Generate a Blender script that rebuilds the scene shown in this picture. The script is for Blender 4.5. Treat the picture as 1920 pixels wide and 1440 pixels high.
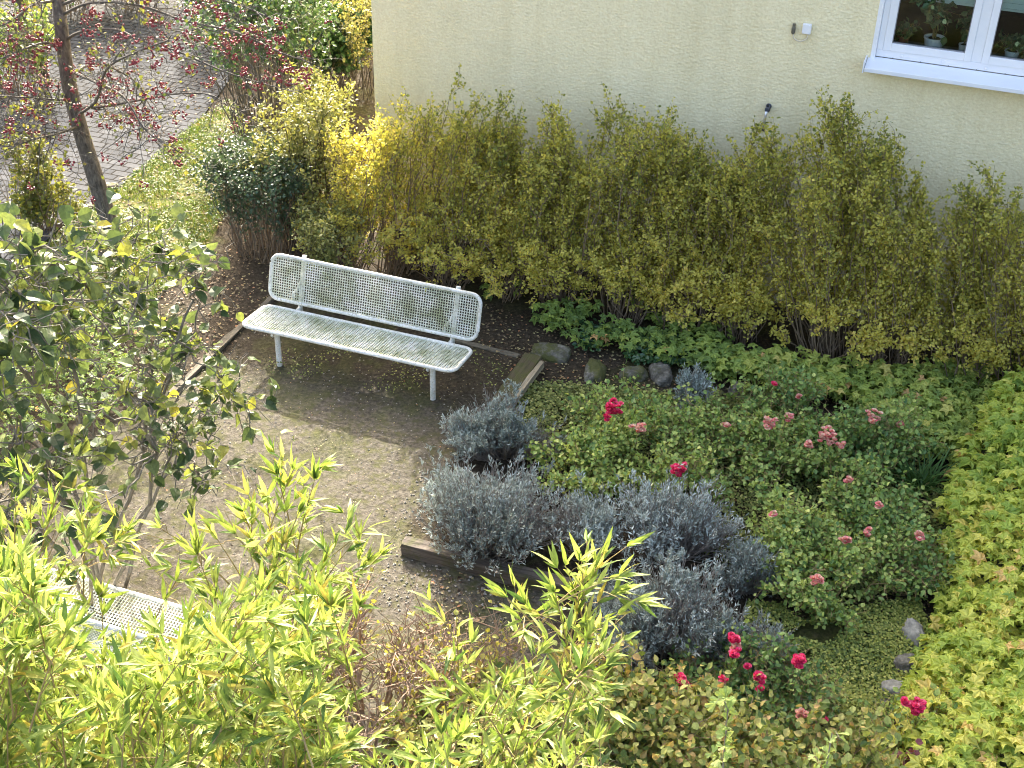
import bpy, math
import numpy as np
from mathutils import Matrix, Vector

for o in list(bpy.data.objects): bpy.data.objects.remove(o)
scene = bpy.context.scene
COL = scene.collection
rad = math.radians

# ------------------------------------------------------------------ camera
HC, FPX = 6.6, 2550.0
_n = np.array([-102., -3810., -FPX]); _n /= np.linalg.norm(_n)
_up = -_n
_fw = np.array([0, 0, -1.]); _fw -= (_fw @ _up) * _up; _fw /= np.linalg.norm(_fw)
_rt = np.cross(_fw, _up)
RC = np.array([_rt, _fw, _up])
cam_d = bpy.data.cameras.new('camera')
cam = bpy.data.objects.new('camera', cam_d); COL.objects.link(cam)
cam_d.sensor_width = 36; cam_d.lens = FPX / 1920 * 36
cam_d.clip_start = .05; cam_d.clip_end = 2000
M4 = Matrix([list(RC[i]) + [[0, 0, HC][i]] for i in range(3)] + [[0, 0, 0, 1]])
cam.matrix_world = M4
scene.camera = cam

# ------------------------------------------------------------------ light
SUN_EL, SUN_AZ = rad(31.0), rad(-10.2)          # azimuth from +Y, negative = left
world = bpy.data.worlds.new('World'); scene.world = world; world.use_nodes = True
nt = world.node_tree
bg = nt.nodes['Background']
sky = nt.nodes.new('ShaderNodeTexSky'); sky.sky_type = 'NISHITA'; sky.sun_disc = False
sky.sun_elevation = SUN_EL; sky.sun_rotation = SUN_AZ
sky.dust_density = 9.0; sky.air_density = 1.0; sky.ozone_density = 0.3
nt.links.new(sky.outputs[0], bg.inputs[0]); bg.inputs[1].default_value = 0.145
sd = bpy.data.lights.new('sun', 'SUN'); sd.energy = 3.0; sd.angle = rad(0.53); sd.color = (1, .94, .85)
sun = bpy.data.objects.new('sun', sd); COL.objects.link(sun)
_sv = Vector((math.sin(SUN_AZ) * math.cos(SUN_EL), math.cos(SUN_AZ) * math.cos(SUN_EL), math.sin(SUN_EL)))
sun.rotation_euler = _sv.to_track_quat('Z', 'Y').to_euler()
sun.location = (0, 10, 20)
scene.view_settings.view_transform = 'Standard'; scene.view_settings.look = 'None'
scene.view_settings.exposure = 2.6; scene.view_settings.gamma = 1
scene.cycles.filter_width = 1.0

# ------------------------------------------------------------------ coordinates
def ray(x, y): return RC @ np.array([(x - 960) / FPX, -(y - 720) / FPX, -1.])
def P(x, y, z=0.):                    # point of height z
    d = ray(x, y); t = (z - HC) / d[2]; return np.array([d[0] * t, d[1] * t, z])
def D(x, y, Y):                       # point at distance Y in front of the viewer
    d = ray(x, y); t = Y / d[1]; return np.array([d[0] * t, Y, HC + d[2] * t])
C0 = np.array([-1.438, 12.768, 0.])
_a = rad(19)
U = np.array([math.cos(_a), -math.sin(_a), 0.]); NB = np.array([math.sin(_a), math.cos(_a), 0.])
def G(u, v, z=0.): return C0 + U * u - NB * v + np.array([0, 0, z])   # u along the wall, v out from it
def uv_of(p): d = p - C0; return d @ U, -(d @ NB)
def WV(x, y, v):                      # point on the vertical plane v metres out from the wall
    d = ray(x, y); c = np.array([0, 0, HC]); o = C0 - NB * v
    t = ((o - c) @ NB) / (d @ NB); return c + d * t

# ------------------------------------------------------------------ materials
def mat(name):
    m = bpy.data.materials.new(name); m.use_nodes = True
    t = m.node_tree; b = t.nodes['Principled BSDF']
    return m, t, b
def nd(t, typ, **kw):
    n = t.nodes.new(typ)
    for k, v in kw.items(): setattr(n, k, v)
    return n
def setin(n, **kw):
    for k, v in kw.items(): n.inputs[k.replace('_', ' ')].default_value = v
def ramp(t, stops, fac):
    r = nd(t, 'ShaderNodeValToRGB'); e = r.color_ramp.elements
    while len(e) < len(stops): e.new(.5)
    for i, (p, c) in enumerate(stops): e[i].position = p; e[i].color = (*c, 1)
    t.links.new(fac, r.inputs[0]); return r.outputs[0]
def noise(t, scale, detail=4, rough=.6, vec=None, out='Fac'):
    n = nd(t, 'ShaderNodeTexNoise'); setin(n, Scale=scale, Detail=detail, Roughness=rough)
    if vec is not None: t.links.new(vec, n.inputs['Vector'])
    return n.outputs[out]
def mixc(t, fac, a, b, mode='MIX'):
    n = nd(t, 'ShaderNodeMix', data_type='RGBA', blend_type=mode)
    for sock, v in ((n.inputs[0], fac), (n.inputs[6], a), (n.inputs[7], b)):
        if isinstance(v, (int, float)): sock.default_value = v
        elif isinstance(v, tuple): sock.default_value = (*v, 1)
        else: t.links.new(v, sock)
    return n.outputs[2]
def math_(t, op, a, b=None, clamp=False):
    n = nd(t, 'ShaderNodeMath', operation=op, use_clamp=clamp)
    for s, v in zip(n.inputs, (a, b)):
        if v is None: continue
        if isinstance(v, (int, float)): s.default_value = v
        else: t.links.new(v, s)
    return n.outputs[0]
def bump(t, b, h, strength=.4, dist=.02):
    n = nd(t, 'ShaderNodeBump'); setin(n, Strength=strength, Distance=dist)
    t.links.new(h, n.inputs['Height']); t.links.new(n.outputs[0], b.inputs['Normal'])
def pos(t): return nd(t, 'ShaderNodeNewGeometry').outputs['Position']

def leaf_mat(name, cols, trans=.4, rough=.5, tcol=(1.25, 1.15, .6), spec=.35):
    """diffuse + translucent leaf; cols ramped over the per-leaf 'tint'"""
    m, t, b = mat(name)
    a = nd(t, 'ShaderNodeAttribute', attribute_name='tint')
    c = ramp(t, [(i / max(1, len(cols) - 1), k) for i, k in enumerate(cols)], a.outputs['Fac'])
    n = noise(t, 60, 2, .6, pos(t))
    c = mixc(t, 1.0, c, ramp(t, [(.3, (.8, .8, .8)), (.7, (1.2, 1.2, 1.2))], n), 'MULTIPLY')
    t.links.new(c, b.inputs['Base Color']); setin(b, Roughness=rough); b.inputs['Specular IOR Level'].default_value = spec
    tr = nd(t, 'ShaderNodeBsdfTranslucent')
    t.links.new(mixc(t, 1.0, c, tcol, 'MULTIPLY'), tr.inputs[0])
    mx = nd(t, 'ShaderNodeMixShader'); mx.inputs[0].default_value = trans
    t.links.new(b.outputs[0], mx.inputs[1]); t.links.new(tr.outputs[0], mx.inputs[2])
    t.links.new(mx.outputs[0], t.nodes['Material Output'].inputs[0])
    return m
def bark_mat(name, c1, c2, scale=30, rough=.85, bs=.5):
    m, t, b = mat(name)
    p = pos(t); mp = nd(t, 'ShaderNodeMapping'); mp.inputs['Scale'].default_value = (1, 1, .35)
    t.links.new(p, mp.inputs[0])
    n = noise(t, scale, 5, .7, mp.outputs[0])
    t.links.new(ramp(t, [(.3, c1), (.7, c2)], n), b.inputs['Base Color'])
    setin(b, Roughness=rough); bump(t, b, n, bs, .01)
    return m
def plain(name, c, rough=.5, var=.12, scale=12, metal=0, bmp=0):
    m, t, b = mat(name)
    n = noise(t, scale, 5, .65, pos(t))
    lo = tuple(x * (1 - var) for x in c); hi = tuple(min(1, x * (1 + var)) for x in c)
    t.links.new(ramp(t, [(.3, lo), (.7, hi)], n), b.inputs['Base Color'])
    setin(b, Roughness=rough, Metallic=metal)
    if bmp: bump(t, b, n, bmp, .005)
    return m

M = {}
M['hedge'] = leaf_mat('hedge_leaf', [(.15, .20, .06), (.34, .355, .085), (.54, .52, .12), (.70, .65, .16), (.72, .57, .17)], .5)
M['hedge_green'] = leaf_mat('hedge_green_leaf', [(.07, .10, .035), (.11, .14, .04), (.19, .21, .045), (.34, .32, .06)], .35)
M['lit_hedge'] = leaf_mat('sunlit_hedge_leaf', [(.08, .12, .04), (.17, .20, .06), (.27, .28, .09), (.38, .37, .14)], .3, .45)  # hedge leaf copy for the sunlit shrubs, sun-paled look put into its colour
M['privet'] = leaf_mat('privet_leaf', [(.035, .07, .035), (.06, .105, .05), (.09, .14, .07)], .2, .3, spec=.6)
M['ivy'] = leaf_mat('glossy_leaf', [(.03, .08, .03), (.05, .12, .04), (.10, .18, .05)], .2, .3, spec=.6)
M['tree_leaf'] = leaf_mat('tree_leaf', [(.06, .09, .03), (.11, .14, .04), (.18, .20, .05), (.26, .23, .06)], .4)
M['berry'] = plain('berry_red', (.20, .015, .03), .3, .3, 60)
M['hazel'] = leaf_mat('hazel_leaf', [(.035, .065, .03), (.075, .115, .05), (.13, .175, .075), (.21, .26, .07), (.38, .35, .07)], .36, .5, spec=.3)
M['bamboo'] = leaf_mat('bamboo_leaf', [(.08, .145, .035), (.185, .26, .05), (.28, .345, .075), (.38, .43, .13), (.44, .35, .08)], .42, .5, (1.1, 1.12, .75), .3)
M['olive'] = leaf_mat('olive_leaf', [(.08, .13, .035), (.17, .22, .05), (.28, .32, .08), (.42, .38, .12), (.44, .28, .11)], .3)
M['ginkgo'] = leaf_mat('ginkgo_leaf', [(.30, .42, .12), (.42, .52, .2)], .35)
M['purple'] = leaf_mat('purple_leaf', [(.10, .03, .04), (.22, .07, .08)], .3)
M['dry_leaf'] = leaf_mat('dry_leaf', [(.22, .13, .07), (.26, .28, .06), (.42, .38, .08)], .4)
M['geranium'] = leaf_mat('geranium_leaf', [(.13, .20, .05), (.22, .31, .07), (.34, .42, .085), (.52, .52, .13), (.64, .40, .17)], .3)
M['mound'] = leaf_mat('mound_leaf', [(.17, .27, .05), (.30, .40, .065), (.46, .52, .085), (.62, .58, .13), (.66, .45, .16)], .3)
M['rose_leaf'] = leaf_mat('rose_leaf', [(.075, .155, .05), (.17, .275, .075), (.32, .42, .11), (.52, .56, .16)], .32, .38)
M['weed'] = leaf_mat('weed_leaf', [(.06, .09, .025), (.13, .17, .045), (.24, .27, .07), (.40, .40, .14)], .3)
M['grass'] = leaf_mat('grass_blade', [(.05, .10, .02), (.10, .16, .03), (.22, .22, .06)], .4)
M['lily'] = leaf_mat('lily_blade', [(.06, .13, .03), (.10, .2, .05)], .3)
M['lavender'] = leaf_mat('lavender_leaf', [(.13, .16, .135), (.25, .295, .255), (.40, .455, .42), (.58, .63, .60)], .15, .7, (1, 1, 1))
M['lav_stem'] = bark_mat('lavender_stem', (.13, .11, .09), (.32, .28, .24))
M['litter'] = leaf_mat('litter_leaf', [(.04, .025, .015), (.09, .06, .035), (.17, .12, .07), (.36, .32, .15), (.36, .17, .08)], .1, .7, (1, 1, 1))
M['pink'] = leaf_mat('pink_petal', [(.62, .02, .10), (.80, .05, .19), (.85, .20, .32)], .3, .5, (1, .6, .6))
M['faded'] = leaf_mat('faded_petal', [(.78, .20, .26), (.78, .46, .36), (.85, .72, .55)], .3, .6, (1, .8, .6))
M['twig'] = bark_mat('shrub_twig', (.12, .085, .055), (.27, .20, .135))
M['branch_pale'] = bark_mat('mottled_branch', (.07, .06, .045), (.24, .215, .175))
M['branch'] = bark_mat('grey_branch', (.045, .04, .033), (.15, .135, .11))
M['twig_dark'] = bark_mat('dark_twig', (.035, .028, .02), (.10, .08, .06))
M['twig_pale'] = bark_mat('pale_twig', (.17, .145, .115), (.38, .34, .28))
M['twig_brown'] = bark_mat('brown_twig', (.16, .10, .06), (.34, .24, .16))
M['twig_red'] = bark_mat('bamboo_twig', (.20, .13, .06), (.36, .28, .12))
M['bark'] = bark_mat('tree_bark', (.03, .024, .02), (.19, .165, .14), 38, bs=1.0)

# ------------------------------------------------------------------ mesh helpers
class Acc:
    def __init__(s): s.v = []; s.l = []; s.c = []; s.t = []; s.n = 0
    def add(s, verts, faces, tint=.5):
        verts = np.asarray(verts, float); s.v.append(verts)
        for k in sorted({len(f) for f in faces}):
            fa = np.array([f for f in faces if len(f) == k], int)
            s.l.append((fa + s.n).ravel()); s.c.append(np.full(len(fa), k))
        s.t.append(np.broadcast_to(np.asarray(tint, float), (len(verts),)))
        s.n += len(verts)
    def addv(s, verts, fa, tint):       # fa: (F,k) array
        s.v.append(verts); s.l.append((fa + s.n).ravel()); s.c.append(np.full(len(fa), fa.shape[1]))
        s.t.append(np.broadcast_to(np.asarray(tint, float), (len(verts),))); s.n += len(verts)
    def build(s, name, m, parent=None, smooth=False, bevel=0):
        me = bpy.data.meshes.new(name)
        if s.n:
            v = np.concatenate(s.v); l = np.concatenate(s.l).astype(np.int32); c = np.concatenate(s.c).astype(np.int32)
            if parent is not None:
                v = v - np.array(parent.location)[None, :]
            me.vertices.add(len(v)); me.vertices.foreach_set('co', v.ravel())
            me.loops.add(len(l)); me.loops.foreach_set('vertex_index', l)
            me.polygons.add(len(c))
            st = np.concatenate([[0], np.cumsum(c)[:-1]]).astype(np.int32)
            me.polygons.foreach_set('loop_start', st); me.polygons.foreach_set('loop_total', c)
            me.polygons.foreach_set('use_smooth', np.full(len(c), smooth))
            at = me.attributes.new('tint', 'FLOAT', 'POINT'); at.data.foreach_set('value', np.concatenate(s.t))
            me.update(calc_edges=True); me.validate()
        me.materials.append(m)
        o = bpy.data.objects.new(name, me); COL.objects.link(o)
        if parent is not None: o.parent = parent
        if bevel:
            b = o.modifiers.new('bevel', 'BEVEL'); b.width = bevel; b.segments = 2; b.limit_method = 'ANGLE'
        return o
def tag(o, label=None, cat=None, group=None, kind=None):
    if label: o['label'] = label
    if cat: o['category'] = cat
    if group: o['group'] = group
    if kind: o['kind'] = kind
    return o
def thing(name, label, cat, loc, group=None):
    o = bpy.data.objects.new(name, None); COL.objects.link(o); o.location = Vector(loc)
    o.empty_display_size = .1
    return tag(o, label, cat, group)

def unit(a): return a / np.maximum(1e-9, np.linalg.norm(a, axis=-1, keepdims=True))
def scatter(acc, tv, tf, p, d, nrm, sc, tint):
    """copies of the template (x side, y along, z normal) at p"""
    tv = np.asarray(tv, float); N = len(p)
    d = unit(d); s = unit(np.cross(d, nrm)); n = np.cross(s, d)
    sc = np.asarray(sc, float).reshape(-1, 1) if np.ndim(sc) else np.full((N, 1), sc)
    R = np.stack([s, d, n], 1) * sc[:, :, None]
    v = np.einsum('kj,njc->nkc', tv, R) + p[:, None, :]
    K = len(tv)
    tint = np.repeat(np.broadcast_to(np.clip(tint, 0, 1), (N,)), K)
    first = True
    for k in sorted({len(f) for f in tf}):
        fa = np.array([f for f in tf if len(f) == k], int)
        idx = (fa[None] + (np.arange(N) * K)[:, None, None]).reshape(-1, k)
        if first: acc.addv(v.reshape(-1, 3), idx, tint); base = acc.n - N * K; first = False
        else: acc.l.append((idx + base).ravel()); acc.c.append(np.full(len(idx), k))
RHOMB = ([(0, 0, 0), (.36, .45, .05), (0, 1, -.08), (-.36, .45, .05)], [(0, 1, 2, 3)])
OVAL = ([(0, 0, 0), (.30, .25, .07), (.36, .58, .07), (0, 1, -.1), (-.36, .58, .07), (-.30, .25, .07), (0, .5, -.02)],
        [(0, 1, 2, 6), (6, 2, 3), (6, 3, 4), (0, 6, 4, 5)])
BIG = ([(0, 0, 0), (.24, .04, .05), (.42, .34, .14), (.30, .72, .04), (0, 1.08, -.20), (-.33, .66, .10), (-.40, .30, .08), (-.24, .04, .08), (0, .35, -.02), (0, .7, -.05)],
       [(0, 1, 2, 8), (8, 2, 3, 9), (9, 3, 4), (0, 8, 6, 7), (8, 9, 5, 6), (9, 4, 5)])
LANCE = ([(0, 0, 0), (.072, .18, .012), (.086, .40, .005), (.05, .72, -.05), (.01, 1, -.16), (-.046, .72, -.08), (-.082, .40, -.01), (-.07, .18, .012), (0, .3, -.012), (0, .65, -.05)],
         [(0, 1, 8), (1, 2, 9, 8), (2, 3, 9), (3, 4, 9), (4, 5, 9), (5, 6, 9), (6, 7, 8, 9), (7, 0, 8)])
BLADE = ([(-.03, 0, 0), (.03, 0, 0), (.022, .5, -.03), (0, 1, -.2), (-.022, .5, -.03)], [(0, 1, 2, 4), (4, 2, 3)])
NEEDLE = ([(0, 0, 0), (.13, .5, .02), (0, 1, 0), (-.13, .5, .02)], [(0, 1, 2, 3)])
def _palm(n=5, inner=.5, seedk=0):
    v = [(0, 0, 0)]; angs = np.linspace(-130, 130, n)
    for i, a in enumerate(angs):
        r = 1 - .25 * abs(a) / 130
        for da, rr, z in ((-15, .72, .02), (0, 1, -.12), (15, .72, .02)):
            b = math.radians(a + da); v.append((rr * r * math.sin(b) * .62, rr * r * math.cos(b) * .62 + .1, z))
        if i < n - 1:
            b = math.radians((a + angs[i + 1]) / 2); v.append((inner * .62 * math.sin(b), inner * .62 * math.cos(b) + .1, .04))
    f = [(0, i + 1, i) for i in range(1, len(v) - 1)]
    return v, [tuple(reversed(x)) for x in f]
PALM = _palm()
FAN = ([(0, 0, 0), (.38, .62, .08), (.22, .86, -.02), (.04, .80, .05), (0, .55, .02), (-.04, .80, .05), (-.22, .86, -.02), (-.38, .62, .08)],
       [(0, 1, 2, 3), (0, 3, 4), (0, 4, 5), (0, 5, 6, 7)])
PETAL = ([(0, 0, 0), (.4, .4, .15), (.3, .85, .3), (-.3, .85, .3), (-.4, .4, .15)], [(0, 1, 2, 3, 4)])

def tubes(acc, L, r0, r1, k=4, tint=.5, cap=False):
    """L: (n,seg,3) polylines, radii r0->r1 each (n,) or scalar"""
    L = np.asarray(L, float)
    if L.ndim == 2: L = L[None]
    n, s, _ = L.shape
    r0 = np.broadcast_to(r0, (n,)); r1 = np.broadcast_to(r1, (n,))
    T = np.empty_like(L); T[:, 1:-1] = L[:, 2:] - L[:, :-2]; T[:, 0] = L[:, 1] - L[:, 0]; T[:, -1] = L[:, -1] - L[:, -2]
    T = unit(T); ref = np.tile(np.array([.31, .17, .93]), (n, s, 1))
    bad = np.abs((unit(L[:, -1] - L[:, 0]) @ np.array([.31, .17, .93]))) > .9
    ref[bad] = np.array([.93, .3, -.1])
    A = unit(np.cross(T, ref)); B = np.cross(T, A)
    tt = np.linspace(0, 1, s); r = r0[:, None] * (1 - tt) + r1[:, None] * tt
    an = np.arange(k) * 2 * math.pi / k
    ring = A[:, :, None] * np.cos(an)[None, None, :, None] + B[:, :, None] * np.sin(an)[None, None, :, None]
    V = L[:, :, None] + ring * r[:, :, None, None]
    i = np.arange(s - 1)[:, None]; j = np.arange(k)[None]
    q = np.stack([i * k + j, i * k + (j + 1) % k, (i + 1) * k + (j + 1) % k, (i + 1) * k + j], -1).reshape(-1, 4)
    fa = (q[None] + (np.arange(n) * s * k)[:, None, None]).reshape(-1, 4)
    base = acc.n
    acc.addv(V.reshape(-1, 3), fa, tint)
    if cap:
        e = np.arange(k)[::-1]; f = np.arange(k) + (s - 1) * k
        fa = np.concatenate([(e[None] + (np.arange(n) * s * k)[:, None]), (f[None] + (np.arange(n) * s * k)[:, None])])
        acc.l.append((fa + base).ravel()); acc.c.append(np.full(len(fa), k))
def smooth_path(pts, m=6):
    pts = np.asarray(pts, float); n = len(pts); out = []
    p = np.vstack([2 * pts[0] - pts[1], pts, 2 * pts[-1] - pts[-2]])
    for i in range(1, n):
        for t in np.linspace(0, 1, m, endpoint=False):
            a, b, c, d = p[i - 1], p[i], p[i + 1], p[i + 2]
            out.append(.5 * ((2 * b) + (-a + c) * t + (2 * a - 5 * b + 4 * c - d) * t * t + (-a + 3 * b - 3 * c + d) * t ** 3))
    out.append(pts[-1]); return np.array(out)
def box(acc, o, ax, ay, az, tint=.5):
    o, ax, ay, az = map(lambda q: np.asarray(q, float), (o, ax, ay, az))
    v = [o, o + ax, o + ax + ay, o + ay, o + az, o + ax + az, o + ax + ay + az, o + ay + az]
    acc.add(v, [(0, 3, 2, 1), (4, 5, 6, 7), (0, 1, 5, 4), (1, 2, 6, 5), (2, 3, 7, 6), (3, 0, 4, 7)], tint)
def lathe(acc, c, prof, k=16, tint=.5, ax=None, capb=True):
    """profile [(r,h)] about z through c (or about axis ax)"""
    c = np.asarray(c, float); z = np.array([0, 0, 1.]) if ax is None else unit(np.asarray(ax, float))
    x = unit(np.cross(z, [.2, .97, .1])); y = np.cross(z, x); v = []
    for r, h in prof:
        for i in range(k):
            a = 2 * math.pi * i / k; v.append(c + z * h + (x * math.cos(a) + y * math.sin(a)) * r)
    f = []
    for j in range(len(prof) - 1):
        for i in range(k):
            f.append((j * k + i, j * k + (i + 1) % k, (j + 1) * k + (i + 1) % k, (j + 1) * k + i))
    f.append(tuple(range(k))[::-1]); f.append(tuple((len(prof) - 1) * k + i for i in range(k)))
    acc.add(v, f, tint)

# value noise in numpy
def vnoise(p, scale, seed=0):
    q = np.asarray(p) * scale; i = np.floor(q).astype(np.int64); f = q - i; f = f * f * (3 - 2 * f)
    def h(a):
        x = (a[..., 0] * 73856093) ^ (a[..., 1] * 19349663) ^ (seed * 83492791 + 1013)
        if a.shape[-1] > 2: x = x ^ (a[..., 2] * 50331653)
        x = (x ^ (x >> 13)) * 1274126177; x = x ^ (x >> 16); return (x & 0xffff) / 65535.
    dim = q.shape[-1]; r = 0
    for c in range(2 ** dim):
        o = np.array([(c >> k) & 1 for k in range(dim)]); w = 1
        for k in range(dim): w = w * (f[..., k] if o[k] else 1 - f[..., k])
        r = r + w * h(i + o)
    return r
def fbm(p, scale, seed=0, n=4):
    r = 0; a = 1; t = 0
    for k in range(n): r = r + a * vnoise(p, scale * 2 ** k, seed + k); t += a; a *= .5
    return r / t
def inpoly(pts, poly):
    x, y = pts[:, 0], pts[:, 1]; r = np.zeros(len(pts), bool); n = len(poly)
    for i in range(n):
        x1, y1 = poly[i][:2]; x2, y2 = poly[(i + 1) % n][:2]
        if y1 == y2: continue
        c = ((y1 > y) != (y2 > y)) & (x < (x2 - x1) * (y - y1) / (y2 - y1) + x1); r ^= c
    return r
def pxpoly(pp, z=0.): return np.array([P(x, y, z)[:2] for x, y in pp])
def rand_in(poly, n, rng):
    poly = np.asarray(poly); lo, hi = poly.min(0), poly.max(0); out = np.zeros((0, 2))
    while len(out) < n:
        q = rng.uniform(lo, hi, (max(n * 2, 100), 2)); out = np.vstack([out, q[inpoly(q, poly)]])
    return out[:n]

# branch helpers
def stems(rng, base, n, h, r0, r1, seg=6, wob=.04, lean=(0, 0), hv=.25, pw=1.0, arch=0., clump=0.):
    a = rng.uniform(0, 2 * np.pi, n); q = np.sqrt(rng.uniform(0, 1, n))
    s = np.stack([np.cos(a) * r0 * q, np.sin(a) * r0 * q, np.zeros(n)], 1)
    a2 = a + rng.normal(0, .35, n); q2 = np.clip(q + rng.normal(0, .15, n), 0, 1.15)
    hh = h * (1 - hv * rng.uniform(0, 1, n)) * (1 - arch * q2 ** 2)
    e = np.stack([np.cos(a2) * r1 * q2 + lean[0], np.sin(a2) * r1 * q2 + lean[1], hh], 1)
    t = np.linspace(0, 1, seg); L = np.empty((n, seg, 3))
    tt = t ** pw
    L[:, :, :2] = s[:, None, :2] + (e - s)[:, None, :2] * tt[None, :, None]
    L[:, :, 2] = hh[:, None] * np.sin(t * np.pi / 2 * .9)[None] / np.sin(np.pi / 2 * .9)
    if clump: L[:, :, 2] *= (1 - clump + clump * np.clip(1.6 * vnoise(e[:, :2] + np.asarray(base)[:2], 3.4, 17) - .1, 0, 1))[:, None]
    w = rng.normal(0, wob, (n, seg, 3)); w[:, 0] = 0; w[:, :, 2] *= .3
    return L + w + np.asarray(base)[None, None]
def at(L, i, t):
    s = L.shape[1]; x = np.clip(t, 0, .9999) * (s - 1); k = x.astype(int); f = (x - k)[:, None]
    return L[i, k] * (1 - f) + L[i, k + 1] * f, unit(L[i, k + 1] - L[i, k])
def twigs(rng, L, n, t0, t1, length, out=.8, up=.4, seg=4, wob=.02, droop=0.):
    i = rng.integers(0, len(L), n); t = rng.uniform(t0, t1, n); p, d = at(L, i, t)
    r = unit(rng.normal(0, 1, (n, 3))); e = unit(d * .6 + r * out + np.array([0, 0, up]))
    l = length * rng.uniform(.5, 1.1, n); s = np.linspace(0, 1, seg)
    X = p[:, None] + e[:, None] * (l[:, None] * s[None])[:, :, None]
    X[:, :, 2] -= droop * (s[None] ** 2) * l[:, None]
    w = rng.normal(0, wob, X.shape); w[:, 0] = 0
    return X + w
def leaves_on(rng, acc, tmpl, L, n, size, t0=0., t1=1., off=.02, tint=(.5, .2), along=.5, nup=1.0, tintf=None, sv=.3, spread=1.0):
    i = rng.integers(0, len(L), n); t = rng.uniform(t0, t1, n); p, d = at(L, i, t)
    p = p + rng.normal(0, off, (n, 3))
    dd = unit(d * along + unit(rng.normal(0, 1, (n, 3))) * spread)
    nr = rng.normal(0, .6, (n, 3)) + np.array([0, 0, nup])
    ti = rng.normal(tint[0], tint[1], n)
    if tintf is not None: ti = ti + tintf(p)
    scatter(acc, tmpl[0], tmpl[1], p, dd, nr, size * rng.uniform(1 - sv, 1 + sv, n), ti)
#=====SETTING
# ------------------------------------------------------------------ ground
def ground_h(xy):
    xy = np.asarray(xy, float)
    h = (fbm(xy, .9, 3) - .5) * .05 + (fbm(xy, 7, 9, 2) - .5) * .018
    return h
COURT = np.array([G(u, v)[:2] for u, v in [(-.30, 1.95), (2.15, 1.9), (2.3, 4.6), (3.55, 4.72), (3.9, 6.9), (-.5, 7.2), (-.9, 5.2), (-.35, 3.6)]])
LAWN = pxpoly([(1400, 1140), (1560, 1150), (1720, 1130), (1740, 1200), (1690, 1300), (1640, 1440), (1600, 1520), (1350, 1500), (1370, 1300)])
BED = pxpoly([(1030, 730), (1250, 745), (1450, 765), (1700, 830), (1780, 950), (1740, 1120), (1500, 1150), (1380, 1080), (1090, 900), (960, 800), (980, 730)])
VERGE = pxpoly([(205, 372), (262, 322), (325, 266), (380, 224), (430, 190), (470, 250), (400, 330), (430, 400), (340, 520), (250, 600), (60, 600), (30, 505), (122, 422)])
ROAD = pxpoly([(-300, 900), (-100, 620), (45, 490), (124, 418), (208, 366), (262, 318), (326, 262), (378, 222), (430, 150), (445, 90), (420, 20), (380, -60), (300, -200), (-900, -260), (-1500, 700)])
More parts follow.
